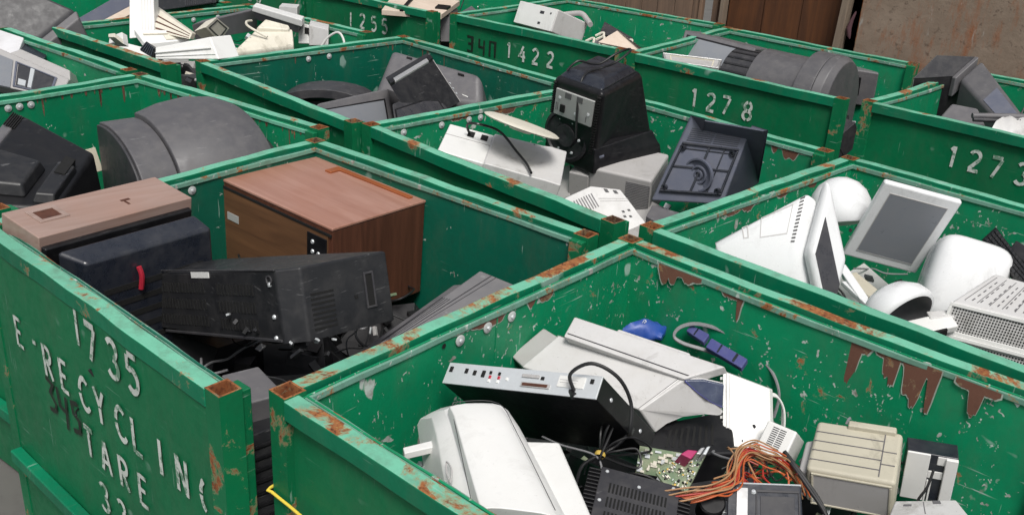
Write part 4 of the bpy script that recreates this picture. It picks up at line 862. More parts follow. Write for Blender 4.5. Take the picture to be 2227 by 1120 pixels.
t = root('p9', 'plastic_pouch', 'crumpled bright blue pouch in the far left corner of the printers bin', 'pouch'); c = hx('p9')
mb = MB(); q, o = quad(c, 'T'); rings = []
for j in range(8):
    u = j/7; hgt = .014+.028*math.sin(math.pi*min(1, u*1.1)); m0 = bil(q, u, .5); wv = (bil(q, u, 1)-bil(q, u, 0))*.5*(1.0 if 0 < j < 6 else .75)
    rings.append([m0+wv*math.cos(a)*(1+.12*math.sin(5*u+a*3))+Vector((0, 0, 1))*(math.sin(a)*hgt+.006*math.sin(9*u+4*a)) for a in [k*math.pi/6 for k in range(12)]])
mb.loft(rings); mb.build('pouch', 'blue', t, 0, ang=60, recalc=True)
mb = MB(); ribbon(mb, [(.05, .98), (.0, .9), (.05, .7), (.3, .6), (.34, .4), (.2, .2), (.0, .3)], .10, lambda p: bil(q, .50+.12*p[0], .15+.35*p[1])+Vector((0, 0, .047))); ribbon(mb, [(.5, .95), (.5, .1)], .10, lambda p: bil(q, .42+.10*p[0], .15+.35*p[1])+Vector((0, 0, .0475))); mb.build('lettering', 'white', t)
t = root('pa', 'ribbon_cable', 'violet-blue connectors on a looped grey ribbon cable along the back wall', 'cable')
part('pa', 'connector', 'violet', t, .004); part('pb', 'connector', 'violet', t, .004, 'pa')
l0 = V3(HX['pa'][0]); c = hx('pb', 'pa'); mb = MB(); patch(mb, c, 'T', .30, .1, .34, .9, -.001, .002); patch(mb, c, 'T', .72, .1, .78, .9, -.001, .002); patch(mb, hx('pa'), 'T', .40, .1, .46, .9, -.001, .002); mb.build('slot', 'navy', t)
mb = MB()
for k in range(2):
    dz = .004*k; mb.tube([V3(p)-l0+Vector((.003*k, -.004*k, -dz*.6)) for p in [(.19, .50, .955), (.10, .475, .97), (.03, .435, .985), (-.005, .43, 1.0), (-.01, .475, 1.015), (.03, .51, 1.03), (.11, .53, 1.03), (.20, .535, 1.01), (.30, .52, .975), (.36, .49, .92), (.37, .46, .85)]], .0045, 6, res=6)
mb.build('ribbon', 'gcable', t)
mb = MB()
for k in range(3): mb.tube([V3(p)-l0+Vector((.006*k, -.005*k, 0)) for p in [(.36, .40, .955), (.385, .41, .955), (.41, .41, .925), (.43, .39, .88), (.44, .37, .83)]], .0035, 6, res=6)
mb.build('wire', 'wcable', t)

t = root('p12', 'circuit_board', 'green circuit board with a magenta video socket, next to the amplifier', 'circuit board')
c = hx('p12'); part('p12', 'board', 'pcb', t, .001); rb = random.Random(5); cat_ = [MB() for _ in range(4)]
for k in range(150):
    u, v = rb.uniform(.03, .95), rb.uniform(.03, .95); i = rb.choice((0, 0, 1, 2, 3)); patch(cat_[i], c, 'T', u, v, u+rb.uniform(.015, .08), v+rb.uniform(.01, .05), 0, rb.uniform(.002, .010))
for mbb, mm in zip(cat_, ('yelwhite', 'black', 'steel', 'tie')): mbb.build('component', mm, t)
q, o = quad(c, 'T'); e = extr(c, 'T', .50, .60, .98, .86, .050, .95); MB().hexa(e).build('video_socket', 'pink', t, .003); mb = MB(); slots(mb, e, 'B', .2, .3, .8, .7, 3, 2, .6, .5, .003); mb.build('screw', 'silver', t)
MB().hexa(extr(c, 'T', .28, .80, .50, 1.0, .04, .9)).build('metal_socket', 'silver', t, .003); MB().hexa(extr(c, 'T', .06, .80, .24, 1.0, .045, .9)).build('metal_socket', 'steel', t, .003)
bd = thing('circuit_board', 'narrow cream and gold circuit board standing behind the magenta socket', 'circuit board', (.36, -.20, .96))
Mb = rot(62, 6, 38); mb = MB().box((0, 0, .035), (.12, .07, .003), Mb); mb.build('board', 'pcb', bd)
mb = MB(); m2 = MB(); rb = random.Random(21)
for k in range(40): (mb if k % 2 else m2).box(Vector((0, 0, .035))+Mb @ Vector((rb.uniform(-.055, .055), rb.uniform(-.03, .03), .004)), (rb.uniform(.004, .018), rb.uniform(.004, .012), rb.uniform(.003, .012)), Mb)
mb.build('component', 'yelwhite', bd); m2.build('component', 'steel', bd)
wl = thing('wire_bundle', 'tangled bundle of orange and red wires right of the circuit board', 'wires', (.56, -.15, .95)); l0 = V3(wl.location); rb = random.Random(11)
base = [(.44, -.335, 1.0), (.497, -.295, 1.02), (.535, -.245, 1.035), (.556, -.185, 1.035), (.535, -.12, 1.055), (.54, -.075, 1.07), (.575, -.05, 1.06), (.605, -.02, 1.045), (.635, .01, 1.0), (.655, .03, .94)]
bs = {'orange': MB(), 'redwire': MB(), 'ywire': MB(), 'cable': MB()}
for k in range(21):
    j = [rb.uniform(-.016, .016) for _ in range(3)]; P = [V3(p)-l0+Vector((j[0]+rb.uniform(-.006, .006), j[1]+rb.uniform(-.008, .008), j[2]+rb.uniform(-.006, .006)-.004*(k % 5))) for p in base]
    a = rb.choice((0, 0, 1, 2)); z_ = rb.choice((len(P), len(P), 7)); bs[rb.choice(('orange', 'orange', 'orange', 'redwire', 'ywire', 'ywire'))].tube(P[a:z_], .0022, 6, res=5)
for k in range(16):
    p = Vector((rb.uniform(-.05, .06), rb.uniform(.05, .13), rb.uniform(.03, .08))); r_ = rb.uniform(.02, .05); a0 = rb.uniform(0, 6)
    bs[rb.choice(('orange', 'redwire', 'ywire', 'cable'))].tube([p+Vector((r_*math.cos(a0+t_), r_*math.sin(a0+t_), .02*math.sin(2*t_+k))) for t_ in (0, .9, 1.8, 2.7, 3.6, 4.4)], .0024, 6, res=5)
for k_, mbb in bs.items(): mbb.build('wire', k_, wl)
bc = thing('power_cable', 'black double cable running past the wire bundle to the beige printer', 'cable', (.66, -.02, .95))
MB().tube([(-.06, .03, .10), (-.02, .015, .085), (.03, .0, .06), (.08, -.02, .035), (.13, -.05, .0)], .006, 8).tube([(-.05, .02, .095), (-.01, .005, .08), (.04, -.012, .055), (.09, -.03, .03), (.14, -.06, .0)], .005, 8).build('cord', 'cable', bc)

# ---- bin of glossy white computers
t = root('i1', 'computer', 'white all-in-one computer tipped on its side, leftmost in the bin of glossy white computers', 'computer')
c = hx('i1'); mb = MB(); mb.hexa(c); mb.build('rear_casing', 'iwhite', t, .055, 6, ang=60)
q, o = quad(c, 'T'); on = o.normalized()
mb = MB()
for k in range(13): patch(mb, c, 'T', .84, .16+.055*k, .885, .185+.055*k, -.002, .0016)
mb.build('vent_slots', 'char', t)
mb = MB(); frame(mb, c, 'T', .48, .30, .78, .80, .008, .02, -.001, .0012); frame(mb, c, 'T', .30, .35, .36, .75, .012, .03, -.001, .0012); mb.build('panel_seam', 'lgrey', t)
bz = extr(c, 'R', .0, -.10, 1.0, 1.0, .055, 1.0); MB().hexa(bz).build('bezel', 'iwhite', t, .026, 5)
mb = MB(); fr = [V3(p) for p in bz]; patch(mb, bz, 'T', .12, .08, .60, .88, -.002, .002); mb.build('screen', 'screen_dark', t)
t2 = thing('desktop_computer', 'white dome-shaped base peeping out behind the tipped white computer', 'computer', (-.01, 1.66, 1.02))
MB().lathe([(0, .125), (.04, .118), (.08, .095), (.108, .06), (.122, .02), (.125, -.02), (.120, -.055), (.11, -.07)], (0, 0, .13), (-.35, .25, .8), 40).build('dome', 'iwhite', t2, ang=60)
ax = Vector((-.35, .25, .8)).normalized(); MB().lathe([(0, -.070), (.109, -.070)], (0, 0, .13), ax, 40).build('underside', 'pgrey', t2)
mb = MB()
for k in range(5): mb.box(Vector((.085, -.035, .07))+Vector((.012*k, .03*k-.03, .006*k)), (.01, .012, .012), rot(0, 20, 30))
mb.build('port', 'char', t2)

t = root('i3', 'flat_screen', 'white framed flat screen with a grey panel propped up in the white computer bin', 'flat screen')
c = hx('i3'); part('i3', 'frame', 'iwhite', t, .010, seg=4); mb = MB(); patch(mb, c, 'T', .13, .115, .87, .885, -.002, .0016); mb.build('display', 'screen', t); mb = MB(); frame(mb, c, 'T', .124, .109, .876, .891, .008, .008, -.002, .0022); mb.build('display_edge', 'lgrey', t)
mb = MB().hexa(extr(scaled(c, .93), 'D', .0, .0, 1, 1, .02, .9)); mb.build('rear_shell', 'pgrey', t, .008)

def superblob(mb, ctr, size, M_, e=.55, nu=28, nv=16):
    sg = lambda x, p: math.copysign(abs(x)**p, x); vs = []
    for j in range(nv+1):
        f = -math.pi/2+math.pi*j/nv
        for i in range(nu):
            a = 2*math.pi*i/nu; vs.append(Vector(ctr)+M_ @ Vector((size[0]*sg(math.cos(f), e)*sg(math.cos(a), e), size[1]*sg(math.cos(f), e)*sg(math.sin(a), e), size[2]*sg(math.sin(f), e))))
    fs = [(j*nu+i, j*nu+(i+1) % nu, (j+1)*nu+(i+1) % nu, (j+1)*nu+i) for j in range(nv) for i in range(nu)]
    return mb.add(vs, fs)
t = thing('computer', 'bulbous white computer back with a vent strip, half hidden behind the flat screen', 'computer', (.55, 1.62, .85))
superblob(MB(), (-.03, .03, .13), (.145, .15, .18), rot(-28, 8, 20), .45).build('casing', 'iwhite', t, ang=70)
mb = MB(); Mx = rot(-28, 8, 20)
for k in range(12): mb.box(Vector((-.03, .03, .13))+Mx @ Vector((-.10+.018*k, .085, .165)), (.009, .014, .02), Mx)
mb.build('vent_slots', 'char', t)
MB().box(Vector((-.03, .03, .13))+Mx @ Vector((0, .085, .158)), (.24, .05, .02), Mx).build('vent_strip', 'pgrey', t, .006)

t = thing('desktop_computer', 'white round shell with a slotted rim and grey hollow, below the flat screen', 'computer', (.49, 1.06, .96))
ax = Vector((.80, -.30, -.30)).normalized()
MB().lathe([(0, -.085), (.06, -.08), (.10, -.055), (.128, -.015), (.134, .02), (.130, .035), (.118, .04)], (-.01, 0, .09), ax, 44).build('shell', 'iwhite', t, ang=60)
MB().lathe([(.118, .040), (.108, .015), (.085, -.02), (.04, -.05), (0, -.055)], (-.01, 0, .09), ax, 44).build('hollow', 'grey', t, ang=60)
SLOT0 = 2.2
mb = MB(); u_ = ax.orthogonal().normalized(); w_ = ax.cross(u_)
for k in range(16):
    a = 2*math.pi*k/40+SLOT0; d = u_*math.cos(a)+w_*math.sin(a); Mb = Matrix((ax, ax.cross(d), d)).transposed(); mb.box(Vector((-.01, 0, .09))+d*.1325+ax*.012, (.022, .008, .006), Mb)
mb.build('vent_slots', 'char', t)
t = root('i8', 'trim_piece', 'flat white trim pieces between the tipped computer and the round shell', 'trim'); l0 = V3(HX['i8'][0])
MB().box((-.06, .02, .02), (.20, .035, .02), rot(8, 14, -38)).box((-.02, -.02, .0), (.16, .03, .018), rot(0, 8, -30)).build('strip', 'iwhite', t, .004); MB().box((-.04, .07, .0), (.14, .07, .02), rot(0, 12, -20)).build('plate', 'beige', t, .004)
t = thing('drive_tray', 'white tray wedged between the round shell and the perforated monitor', 'tray', (.62, 1.13, 1.0))
MB().box((-.03, -.04, .03), (.17, .07, .03), rot(18, -14, 48)).build('tray', 'white', t, .006); MB().box((.0, .03, .055), (.13, .04, .03), rot(10, -8, 40)).build('front', 'pgrey', t, .005); MB().box((-.01, -.085, .02), (.12, .008, .03), rot(18, -14, 48)).build('slot', 'void', t)
t = root('i6', 'monitor', 'pale beige monitor with perforated grilles at the right edge', 'monitor')
c = hx('i6'); part('i6', 'casing', 'pgrey', t, .010)
mb = MB(); frame(mb, c, 'F', .0, .50, 1., 1., .03, .06, -.001, .006); patch(mb, c, 'F', 0, .44, 1, .50, -.001, .012); mb.build('grille_frame', 'white', t, .002)
mb = MB(); slots(mb, c, 'F', .05, .55, 1., .95, 34, 9, .52, .52, .0014); mb.build('perforation', 'void', t); mb = MB(); slots(mb, c, 'F', .02, .04, 1., .42, 34, 9, .52, .52, .0014); mb.build('perforation', 'void', t)
mb = MB(); slots(mb, c, 'T', .08, .12, .95, .9, 7, 1, .06, 1, .0012); slots(mb, c, 'T', .14, .15, .9, .85, 9, 5, .16, .5, .0012); mb.build('groove', 'grey', t)
t = root('i7a', 'keyboard', 'black keyboard sticking up at the right edge, in the white computer bin', 'keyboard'); c = hx('i7a'); part('i7a', 'base', 'black', t, .006)
mb = MB()
for i in range(14):
    for j in range(4): mb.hexa(extr(c, 'T', .05+.065*i, .08+.22*j, .105+.065*i, .27+.22*j, .007, .8))
mb.build('keys', 'black2', t, .001)
t = root('i7b', 'adapter', 'black adapter block lying on the black keyboard', 'adapter'); part('i7b', 'block', 'black2', t, .010)
MB().tube([(.05, .0, .06), (.12, -.02, .09), (.2, -.05, .07), (.26, -.12, .02)], .006, 8).build('cord', 'cable', t)

# ---- bin of old monitors
t = root('c1', 'monitor', 'big black computer monitor standing face down, grey socket plate on its underside', 'monitor')
c = hx('c1'); q, o = quad(c, 'T'); D, _ = quad(c, 'D'); ctr = sum(c, Vector())/8
up_ = [D[i]+(q[i]-D[i])*.10 for i in range(4)]
body = [D[0], q[0], D[3], q[3], D[1], q[1], D[2], q[2]]
MB().hexa(body).build('housing', 'black', t, .030, 4)
MB().hexa(extr(c, 'T', .05, .04, .95, .96, .035, .74)).build('rear_cap', 'navy', t, .014, 3)
e1_ = (D[1]-D[0]).normalized(); e2_ = (D[3]-D[0]).normalized()
def fl(v, g): 
    r = [D[i]+(q[i]-D[i])*v for i in range(4)]; return [r[0]-e1_*g*.3-e2_*g*.2, r[1]+e1_*g-e2_*g*.2, r[2]+e1_*g+e2_*g, r[3]-e1_*g*.3+e2_*g]
MB().loft([fl(-.02, .016), fl(.13, .018), fl(.17, .012), fl(.30, .001)]).build('front_bezel', 'black', t, .006, 2, recalc=True)
fq, fo = quad(c, 'F'); fn = fo.normalized()
mb = MB(); patch(mb, c, 'F', .10, .56, .88, .88, .0, .010); sp_ = mb.build('socket_plate', 'label_grey', t, .004)
sock('F', [(.24, .62, .09, .09)], 'void', 'power_socket', .014, sp_, c); 
for u, v in ((.2, .78), (.80, .70), (.55, .65)):
    mb = MB(); mb.lathe([(0, .014), (.008, .013), (.010, .009)], bil(fq, u, v), fn, 10); mb.build('screw', 'steel', sp_)
sock('F', [(.30, .80, .13, .07), (.54, .80, .12, .07), (.14, .62, .012, .10), (.17, .62, .012, .10), (.76, .60, .012, .07)], 'grey', 'label_print', .0085, sp_, c)
mb = MB(); slots(mb, c, 'F', .90, .22, .965, .95, 1, 22, 1, .5, .006); slots(mb, c, 'F', .02, .55, .075, .95, 1, 14, 1, .5, .006); mb.build('vent_slots', 'void', t)
mb = MB(); bc_ = bil(fq, .42, .34); mb.lathe([(.135, .0), (.135, .012), (.118, .018), (.112, .008), (.06, .006), (.055, .020), (.03, .020), (0, .012)], bc_, fn, 40); mb.build('swivel_plate', 'black2', t)
mb = MB()
for k in range(6): a = k*math.pi/3; e1 = (fq[1]-fq[0]).normalized(); e2 = fn.cross(e1); mb.lathe([(0, .016), (.006, .015), (.008, .008)], bc_+(e1*math.cos(a)+e2*math.sin(a))*.09, fn, 8)
mb.build('screw', 'steel', t)
mb = MB(); patch(mb, c, 'R', .08, .12, .16, .20, -.001, .012); mb.build('side_button', 'slate', t, .004)
mb = MB(); m0 = bil(q, .55, .45)+Vector((0, 0, .03)); mb.tube([m0+Vector(p) for p in ((-.08, -.16, .0), (-.05, -.12, .045), (-.02, -.05, .03), (.0, .0, .03), (.03, .07, .07), (.08, .10, .10), (.12, .06, .10), (.10, -.02, .055), (.04, -.05, .02), (.03, -.14, .01), (.04, -.20, -.03), (.045, -.22, -.16), (.045, -.21, -.30))], .006, 8, res=7); mb.build('cord', 'cable', t)

t = root('c2', 'monitor', 'white computer monitor on its side with a black cord, near rim of the monitor bin', 'monitor')
c = hx('c2'); q, o = quad(c, 'L'); e = [p.copy() for p in c]
lf = [c[0], c[1], c[2], c[3]]; rt = [c[4], c[5], c[6], c[7]]; ml = sum(lf, Vector())/4; mr_ = sum(rt, Vector())/4
rr = lambda f, t_: [ml+(mr_-ml)*t_+((lf[i]-ml)*(1-t_)+(rt[i]-mr_)*t_)*f for i in (0, 2, 3, 1)]
mb = MB().loft([rr(.84, .0), rr(.88, .37), rr(.94, .38), rr(1.0, .80), rr(1.03, .86), rr(1.03, 1.0)]); mb.build('casing', 'pgrey', t, .010, 3, recalc=True)
cc = [*[rr(.84, 0)[i] for i in (0, 3, 1, 2)], *[rr(.88, .37)[i] for i in (0, 3, 1, 2)]]
mb = MB().hexa(scaled(cc, 1.02)); mb.build('rear_cap', 'white', t, .006)
mb = MB(); cs = scaled(cc, 1.02); patch(mb, cs, 'T', .55, .08, .70, .2, -.001, .003); patch(mb, cs, 'T', .80, .08, .95, .2, -.001, .003); patch(mb, cs, 'F', .45, .72, .60, .90, -.001, .003); patch(mb, cs, 'F', .75, .72, .90, .90, -.001, .003); mb.build('socket', 'void', t)
mb = MB(); patch(mb, cs, 'F', .0, .60, 1., .615, -.001, .0015); mb.build('seam', 'lgrey', t)
l0 = V3(HX['c2'][0]); fq, fo = quad(c, 'F')
p0 = bil(quad(cs, 'F')[0], .5, .8)
mb = MB().tube([p0, p0+Vector((.02, -.04, .06)), p0+Vector((.09, -.03, .075)), bil(fq, .45, .86)+Vector((0, -.02, .03)), bil(fq, .62, .50)+Vector((0, -.02, .02)), bil(fq, .72, .25)+Vector((0, -.02, .02)), bil(fq, .78, .02)+Vector((0, -.02, .02))], .006, 8, res=7); mb.build('cord', 'cable', t)
mb = MB(); tq, to = quad(c, 'T'); 
for u, v in ((.42, .2), (.72, .15)): mb.lathe([(0, .003), (.005, .002)], bil(fq, u, .93), fo.normalized(), 8)
mb.build('screw', 'grey', t)
t = thing('monitor_stand', 'thin cream swivel base lying across the white monitor', 'monitor stand', (-1.315, 1.145, 1.27))
MB().lathe([(0, .007), (.10, .006), (.165, .002), (.178, -.004), (.172, -.009), (0, -.010)], (0, 0, .02), (.10, .30, .95), 44, sx=1.0).build('disc', 'yelwhite', t, ang=50)
MB().lathe([(.06, -.008), (.05, -.03), (0, -.034)], (0, 0, .02), (.10, .30, .95), 24).build('hub', 'yelwhite', t)

t = root('c4', 'monitor', 'slate grey monitor face down with a square swivel recess underneath, right of the black monitor', 'monitor')
c = hx('c4'); part('c4', 'housing', 'slate', t, .010); fq, fo = quad(c, 'F'); fn = fo.normalized()
mb = MB(); slots(mb, c, 'F', .10, .74, .92, .90, 2, 7, .94, .4, .0016); mb.build('vent_slots', 'navy', t)
mb = MB(); frame(mb, c, 'F', .06, .12, .94, .72, .035, .03, -.001, .016); mb.build('foot_rim', 'navy', t, .004)
mb = MB(); patch(mb, c, 'F', .06, .12, .94, .72, -.001, .004); mb.build('foot_plate', 'slate', t)
mb = MB(); patch(mb, c, 'F', .48, .14, .515, .71, .003, .012); patch(mb, c, 'F', .09, .42, .92, .445, .003, .010); patch(mb, c, 'F', .09, .64, .92, .655, .003, .008); patch(mb, c, 'F', .72, .14, .74, .71, .003, .009); mb.build('foot_rib', 'navy', t, .002)
p0 = bil(fq, .52, .36); mb = MB(); mb.lathe([(.078, .004), (.078, .020), (.070, .020), (.066, .008), (.045, .007), (.042, .016), (.036, .016), (.033, .007), (.024, .007), (.022, .018), (.014, .018), (.012, .010), (0, .010)], p0, fn, 40); mb.build('swivel', 'slate', t)
for u, v in ((.12, .66), (.88, .66), (.12, .18), (.88, .18)):
    mb = MB(); mb.lathe([(.014, .004), (.014, .020), (.008, .020), (.006, .010)], bil(fq, u, v), fn, 14); mb.build('screw_boss', 'navy', t)
mb = MB().lathe([(.02, .0), (.02, .012), (.013, .012), (.011, .002)], bil(fq, .55, .95), fn, 16); mb.build('cable_clip', 'navy', t)
t = root('c5', 'monitor', 'light grey monitor with fine ribbed sides, between the black and slate monitors', 'monitor')
c = hx('c5'); part('c5', 'casing', 'lgrey', t, .014); mb = MB()
for k in range(22): patch(mb, c, 'F', .60, .1+.036*k, .98, .112+.036*k, -.001, .0016)
for k in range(22): patch(mb, c, 'R', .05, .1+.036*k, .9, .112+.036*k, -.001, .0016)
mb.build('rib', 'grey', t); MB().hexa(extr(c, 'L', .0, .1, 1., .8, .11, .9)).build('front_bezel', 'lgrey', t, .008)
t = root('c6', 'computer_tower', 'white angular case front with two sockets, poking through the gap at the monitor bin corner', 'computer')
c = hx('c6'); part('c6', 'casing', 'pgrey', t, .008); mb = MB(); patch(mb, c, 'F', .38, .86, .50, .95, -.001, .0016); patch(mb, c, 'F', .66, .84, .78, .93, -.001, .0016)
for (u, v) in ((.5, .34), (.7, .36), (.45, .22), (.62, .20)): patch(mb, c, 'F', u, v, u+.08, v+.05, -.001, .0014)
mb.build('socket', 'char', t); mb = MB(); slots(mb, c, 'L', .1, .55, .9, .85, 9, 1, .4, 1, .0014); mb.build('vent_slots', 'grey', t)
mb = MB(); patch(mb, c, 'F', .02, .70, .98, .712, -.001, .0014); patch(mb, c, 'F', .02, .64, .98, .648, -.001, .0014); mb.build('seam', 'lgrey', t)
t = root('c7', 'offcut', 'grey plastic offcut below the slate monitor', 'offcut'); part('c7', 'panel', 'grey', t, .004)

# ---- bin of dark televisions
t = root('t1', 'television', 'wide grey television back with two grip slots, in the bin of dark televisions', 'television')
c = hx('t1'); part('t1', 'housing', 'grey', t, .05, seg=5); mb = MB(); patch(mb, c, 'T', .20, .86, .26, .90, -.01, .003); patch(mb, c, 'T', .76, .80, .82, .84, -.01, .003); mb.build('grip_slot', 'void', t)
mb = MB(); q, o = quad(c, 'T'); mb.tube([bil(q, .80, .62)+Vector((0, 0, .004)), bil(q, .78, .45)+Vector((0, 0, .012)), bil(q, .77, .30)+Vector((0, 0, .01)), bil(q, .86, .2)+Vector((0, 0, .012))], .004, 6); mb.build('cord', 'wcable', t)
t = root('t2', 'video_recorder', 'black video recorder with a silver front edge leaning on the grey television', 'video recorder')
c = hx('t2'); part('t2', 'case', 'black2', t, .003); mb = MB(); q, o = quad(c, 'T'); MB().hexa(extr(c, 'T', .10, .02, .90, .40, .012, 1)).build('front_panel', 'silver', t, .005)
mb = MB(); mb.hexa(extr(c, 'T', .0, .0, .09, .5, .016, .95)); mb.build('end_block', 'black', t, .003); MB().hexa(extr(c, 'T', .91, .0, 1., .5, .016, .95)).build('end_block', 'black', t, .003)
mb = MB(); patch(mb, c, 'R', .02, .0, .14, 1., -.001, .003); mb.build('edge_strip', 'lgrey', t)
mb = MB(); rq, ro = quad(c, 'R')
for v in (.12, .24, .36): mb.lathe([(0, .02), (.008, .018), (.010, .0)], bil(rq, .3, v), ro.normalized(), 10)
mb.build('socket', 'steel', t)
for key, lb in (('t3', 'large grey framed television screen in the bin of dark televisions'), ('t4', 'smaller grey framed screen leaning beside the larger one, dark television bin')):
    t = root(key, 'television', lb, 'television'); c = hx(key); bz_ = part(key, 'bezel', 'grey' if key == 't3' else 'char', t, .012)
    mb = MB(); frame(mb, c, 'F', .04, .06, .93, .80, .02, .03, -.001, .004); mb.build('screen_edge', 'black', t)
    mb = MB(); patch(mb, c, 'F', .06, .09, .91, .77, -.002, .003); mb.build('screen', 'screen' if key == 't3' else 'screen_dark', bz_)
    MB().hexa(extr(scaled(c, .98), 'B', .05, .05, .95, .95, .12, .7)).build('rear_housing', 'char', t, .02)
t = root('t5', 'speaker_box', 'dark curved shell with an open speaker hollow, left corner of the dark television bin', 'speaker')
c = hx('t5'); m0 = sum(c, Vector())/8; mb = MB(); rings = []
e1 = (c[5]-c[1]).normalized(); e2 = Vector((-e1.y, e1.x, 0))
for k in range(13):
    a = math.pi*k/12; y_ = -math.cos(a)*.28; z_ = math.sin(a)**.8*.13; rings.append([m0+e1*y_+e2*-.11+Vector((0, 0, z_)), m0+e1*y_+e2*.11+Vector((0, 0, z_)), m0+e1*y_*.9+e2*.11+Vector((0, 0, z_-.05)), m0+e1*y_*.9+e2*-.11+Vector((0, 0, z_-.05))])
mb.loft(rings); mb.build('shell', 'char', t, .004, recalc=True)
mb = MB(); mb.hexa([m0+e1*a+e2*b_+Vector((0, 0, cz)) for a in (-.2, .24) for b_ in (-.08, .09) for cz in (-.1, .05)]); mb.build('hollow', 'black', t, .004)

# ---- 1278
t = root('b1', 'television', 'grey framed television screen lying at the left of the 1278 bin', 'television'); c = hx('b1'); bz_ = part('b1', 'bezel', 'grey', t, .010)
mb = MB(); patch(mb, c, 'F', .05, .06, .96, .86, -.001, .0025); mb.build('screen_edge', 'black', t); mb = MB(); patch(mb, c, 'F', .075, .08, .945, .79, -.001, .004); mb.build('screen', 'screen', bz_)
MB().hexa(extr(scaled(c, .98), 'B', .05, .05, .95, .95, .15, .7)).build('rear_housing', 'grey', t, .02)
def drum(parent, O, h, ax, secs, a0=-10, a1=95, n=16, base_drop=.25):
    """arched housing: profile arc swept along ax; secs = (name, [(position, half width, height), ...], material)"""
    O, h, ax = V3(O), V3(h).normalized(), V3(ax).normalized()
    for nm, st, mt in secs:
        rings = []
        for t_, rh, rz in st:
            ring = [O+ax*t_+h*(rh*math.sin(R(a0+(a1-a0)*k/n)))+Vector((0, 0, rz*math.cos(R(a0+(a1-a0)*k/n)))) for k in range(n+1)]
            rings.append(ring+[ring[-1]-Vector((0, 0, base_drop)), ring[0]-Vector((0, 0, base_drop+rz*.6))])
        MB().loft(rings).build(nm, mt, parent, .006, 3, recalc=True, ang=30)
t = thing('television', 'long grey arched television back filling the middle of the 1278 bin', 'television', (-1.5, 4.18, .70))
drum(t, (0, 0, .23), (0, -1, 0), (1, 0, 0), [('louvre_band', [(-.42, .25, .25), (-.20, .25, .25)], 'char'), ('barrel', [(-.20, .28, .28), (.17, .27, .275)], 'dgrey'),
    ('hump', [(.172, .33, .33), (.30, .33, .33)], 'dgrey'), ('end_cap', [(.302, .33, .33), (.36, .31, .325), (.40, .26, .30)], 'dgrey')], -80, 95, 24)
mb = MB()
for k in range(7):
    a = R(-5+13*k); mb.box(Vector((-.31, -.252*math.sin(a), .23+.252*math.cos(a))), (.20, .014, .006), rot(math.degrees(a), 0, 0))
mb.build('louvre', 'black2', t)
MB().prism([(.28, -.28, .27), (.50, -.36, .30), (.62, -.50, .22), (.40, -.52, .16)], (0, 0, -.05)).build('flap', 'grey', t, .01)
t = root('b4', 'speaker_box', 'small grey box right of the arched television back, 1278 bin', 'speaker'); c = hx('b4'); part('b4', 'box', 'grey', t, .012); mb = MB(); patch(mb, c, 'F', .08, .30, .30, .80, -.001, .003); mb.build('slot', 'black', t)
t = root('b3', 'tray', 'chrome-edged pale tray lying on the near rim of the 1278 bin', 'tray'); c = hx('b3'); mb = MB(); frame(mb, c, 'T', 0, 0, 1, 1, .04, .08, -.02, .012); mb.build('rim', 'silver', t, .003); part('b3', 'floor', 'lgrey', t, .003)
mb = MB(); frame(mb, c, 'T', .12, .12, .88, .88, .02, .04, -.001, .004); mb.build('inner_rim', 'cream', t)
# ---- 1422
t = root('e1', 'monitor', 'white monitor back resting on the left of the 1422 bin', 'monitor'); c = hx('e1'); part('e1', 'casing', 'pgrey', t, .012); mb = MB(); patch(mb, c, 'F', .02, .02, .98, .98, -.001, .004); mb.build('rear_plate', 'white', t, .003)
mb = MB(); patch(mb, c, 'F', .60, .66, .70, .78, .003, .006); patch(mb, c, 'F', .62, .20, .68, .30, .003, .006); patch(mb, c, 'F', .85, .72, .88, .80, .003, .006); mb.build('socket', 'char', t)
MB().tube([c[7]+Vector((-.25, .0, .03)), c[7]+Vector((-.1, .02, .06)), c[7]+Vector((.0, -.02, .03)), c[7]+Vector((.08, -.08, .01))], .022, 10).build('foot_arm', 'lgrey', t)
t = root('e3', 'board', 'cream board lying across the right end of the 1422 bin', 'board'); part('e3', 'sheet', 'cardboard', t, .003)
t = root('e4', 'casing', 'dark grey casing behind the cream board, 1422 bin', 'casing'); part('e4', 'shell', 'char', t, .012)
t = thing('rubble', 'loose yellowish cable scraps between the white monitor and the cream board', 'scrap', (-2.95, 3.95, 1.02)); mb = MB(); rb = random.Random(2)
for k in range(10): p = Vector((rb.uniform(-.15, .12), rb.uniform(-.12, .15), rb.uniform(0, .08))); mb.tube([p, p+Vector((.05, .03, .03)), p+Vector((.09, -.02, .0))], .010, 6)
mb.build('scraps', 'yelwhite', t)
# ---- 1255
t = root('x1', 'board', 'pale boards lying on the 1255 bin at the top edge', 'board'); c = hx('x1'); part('x1', 'sheet', 'cardboard', t, .003)
mb = MB(); patch(mb, c, 'T', .30, -.0, .36, 1, -.002, .012); patch(mb, c, 'T', .80, .3, 1., .5, -.002, .014); mb.build('black_strip', 'black', t)
t = root('x2', 'casing', 'grey casing standing in the gap between the 1255 and 1422 bins', 'casing'); c = hx('x2'); part('x2', 'shell', 'grey', t, .006); mb = MB(); patch(mb, c, 'F', .1, .86, .9, .91, -.001, .003); mb.build('slot', 'void', t)
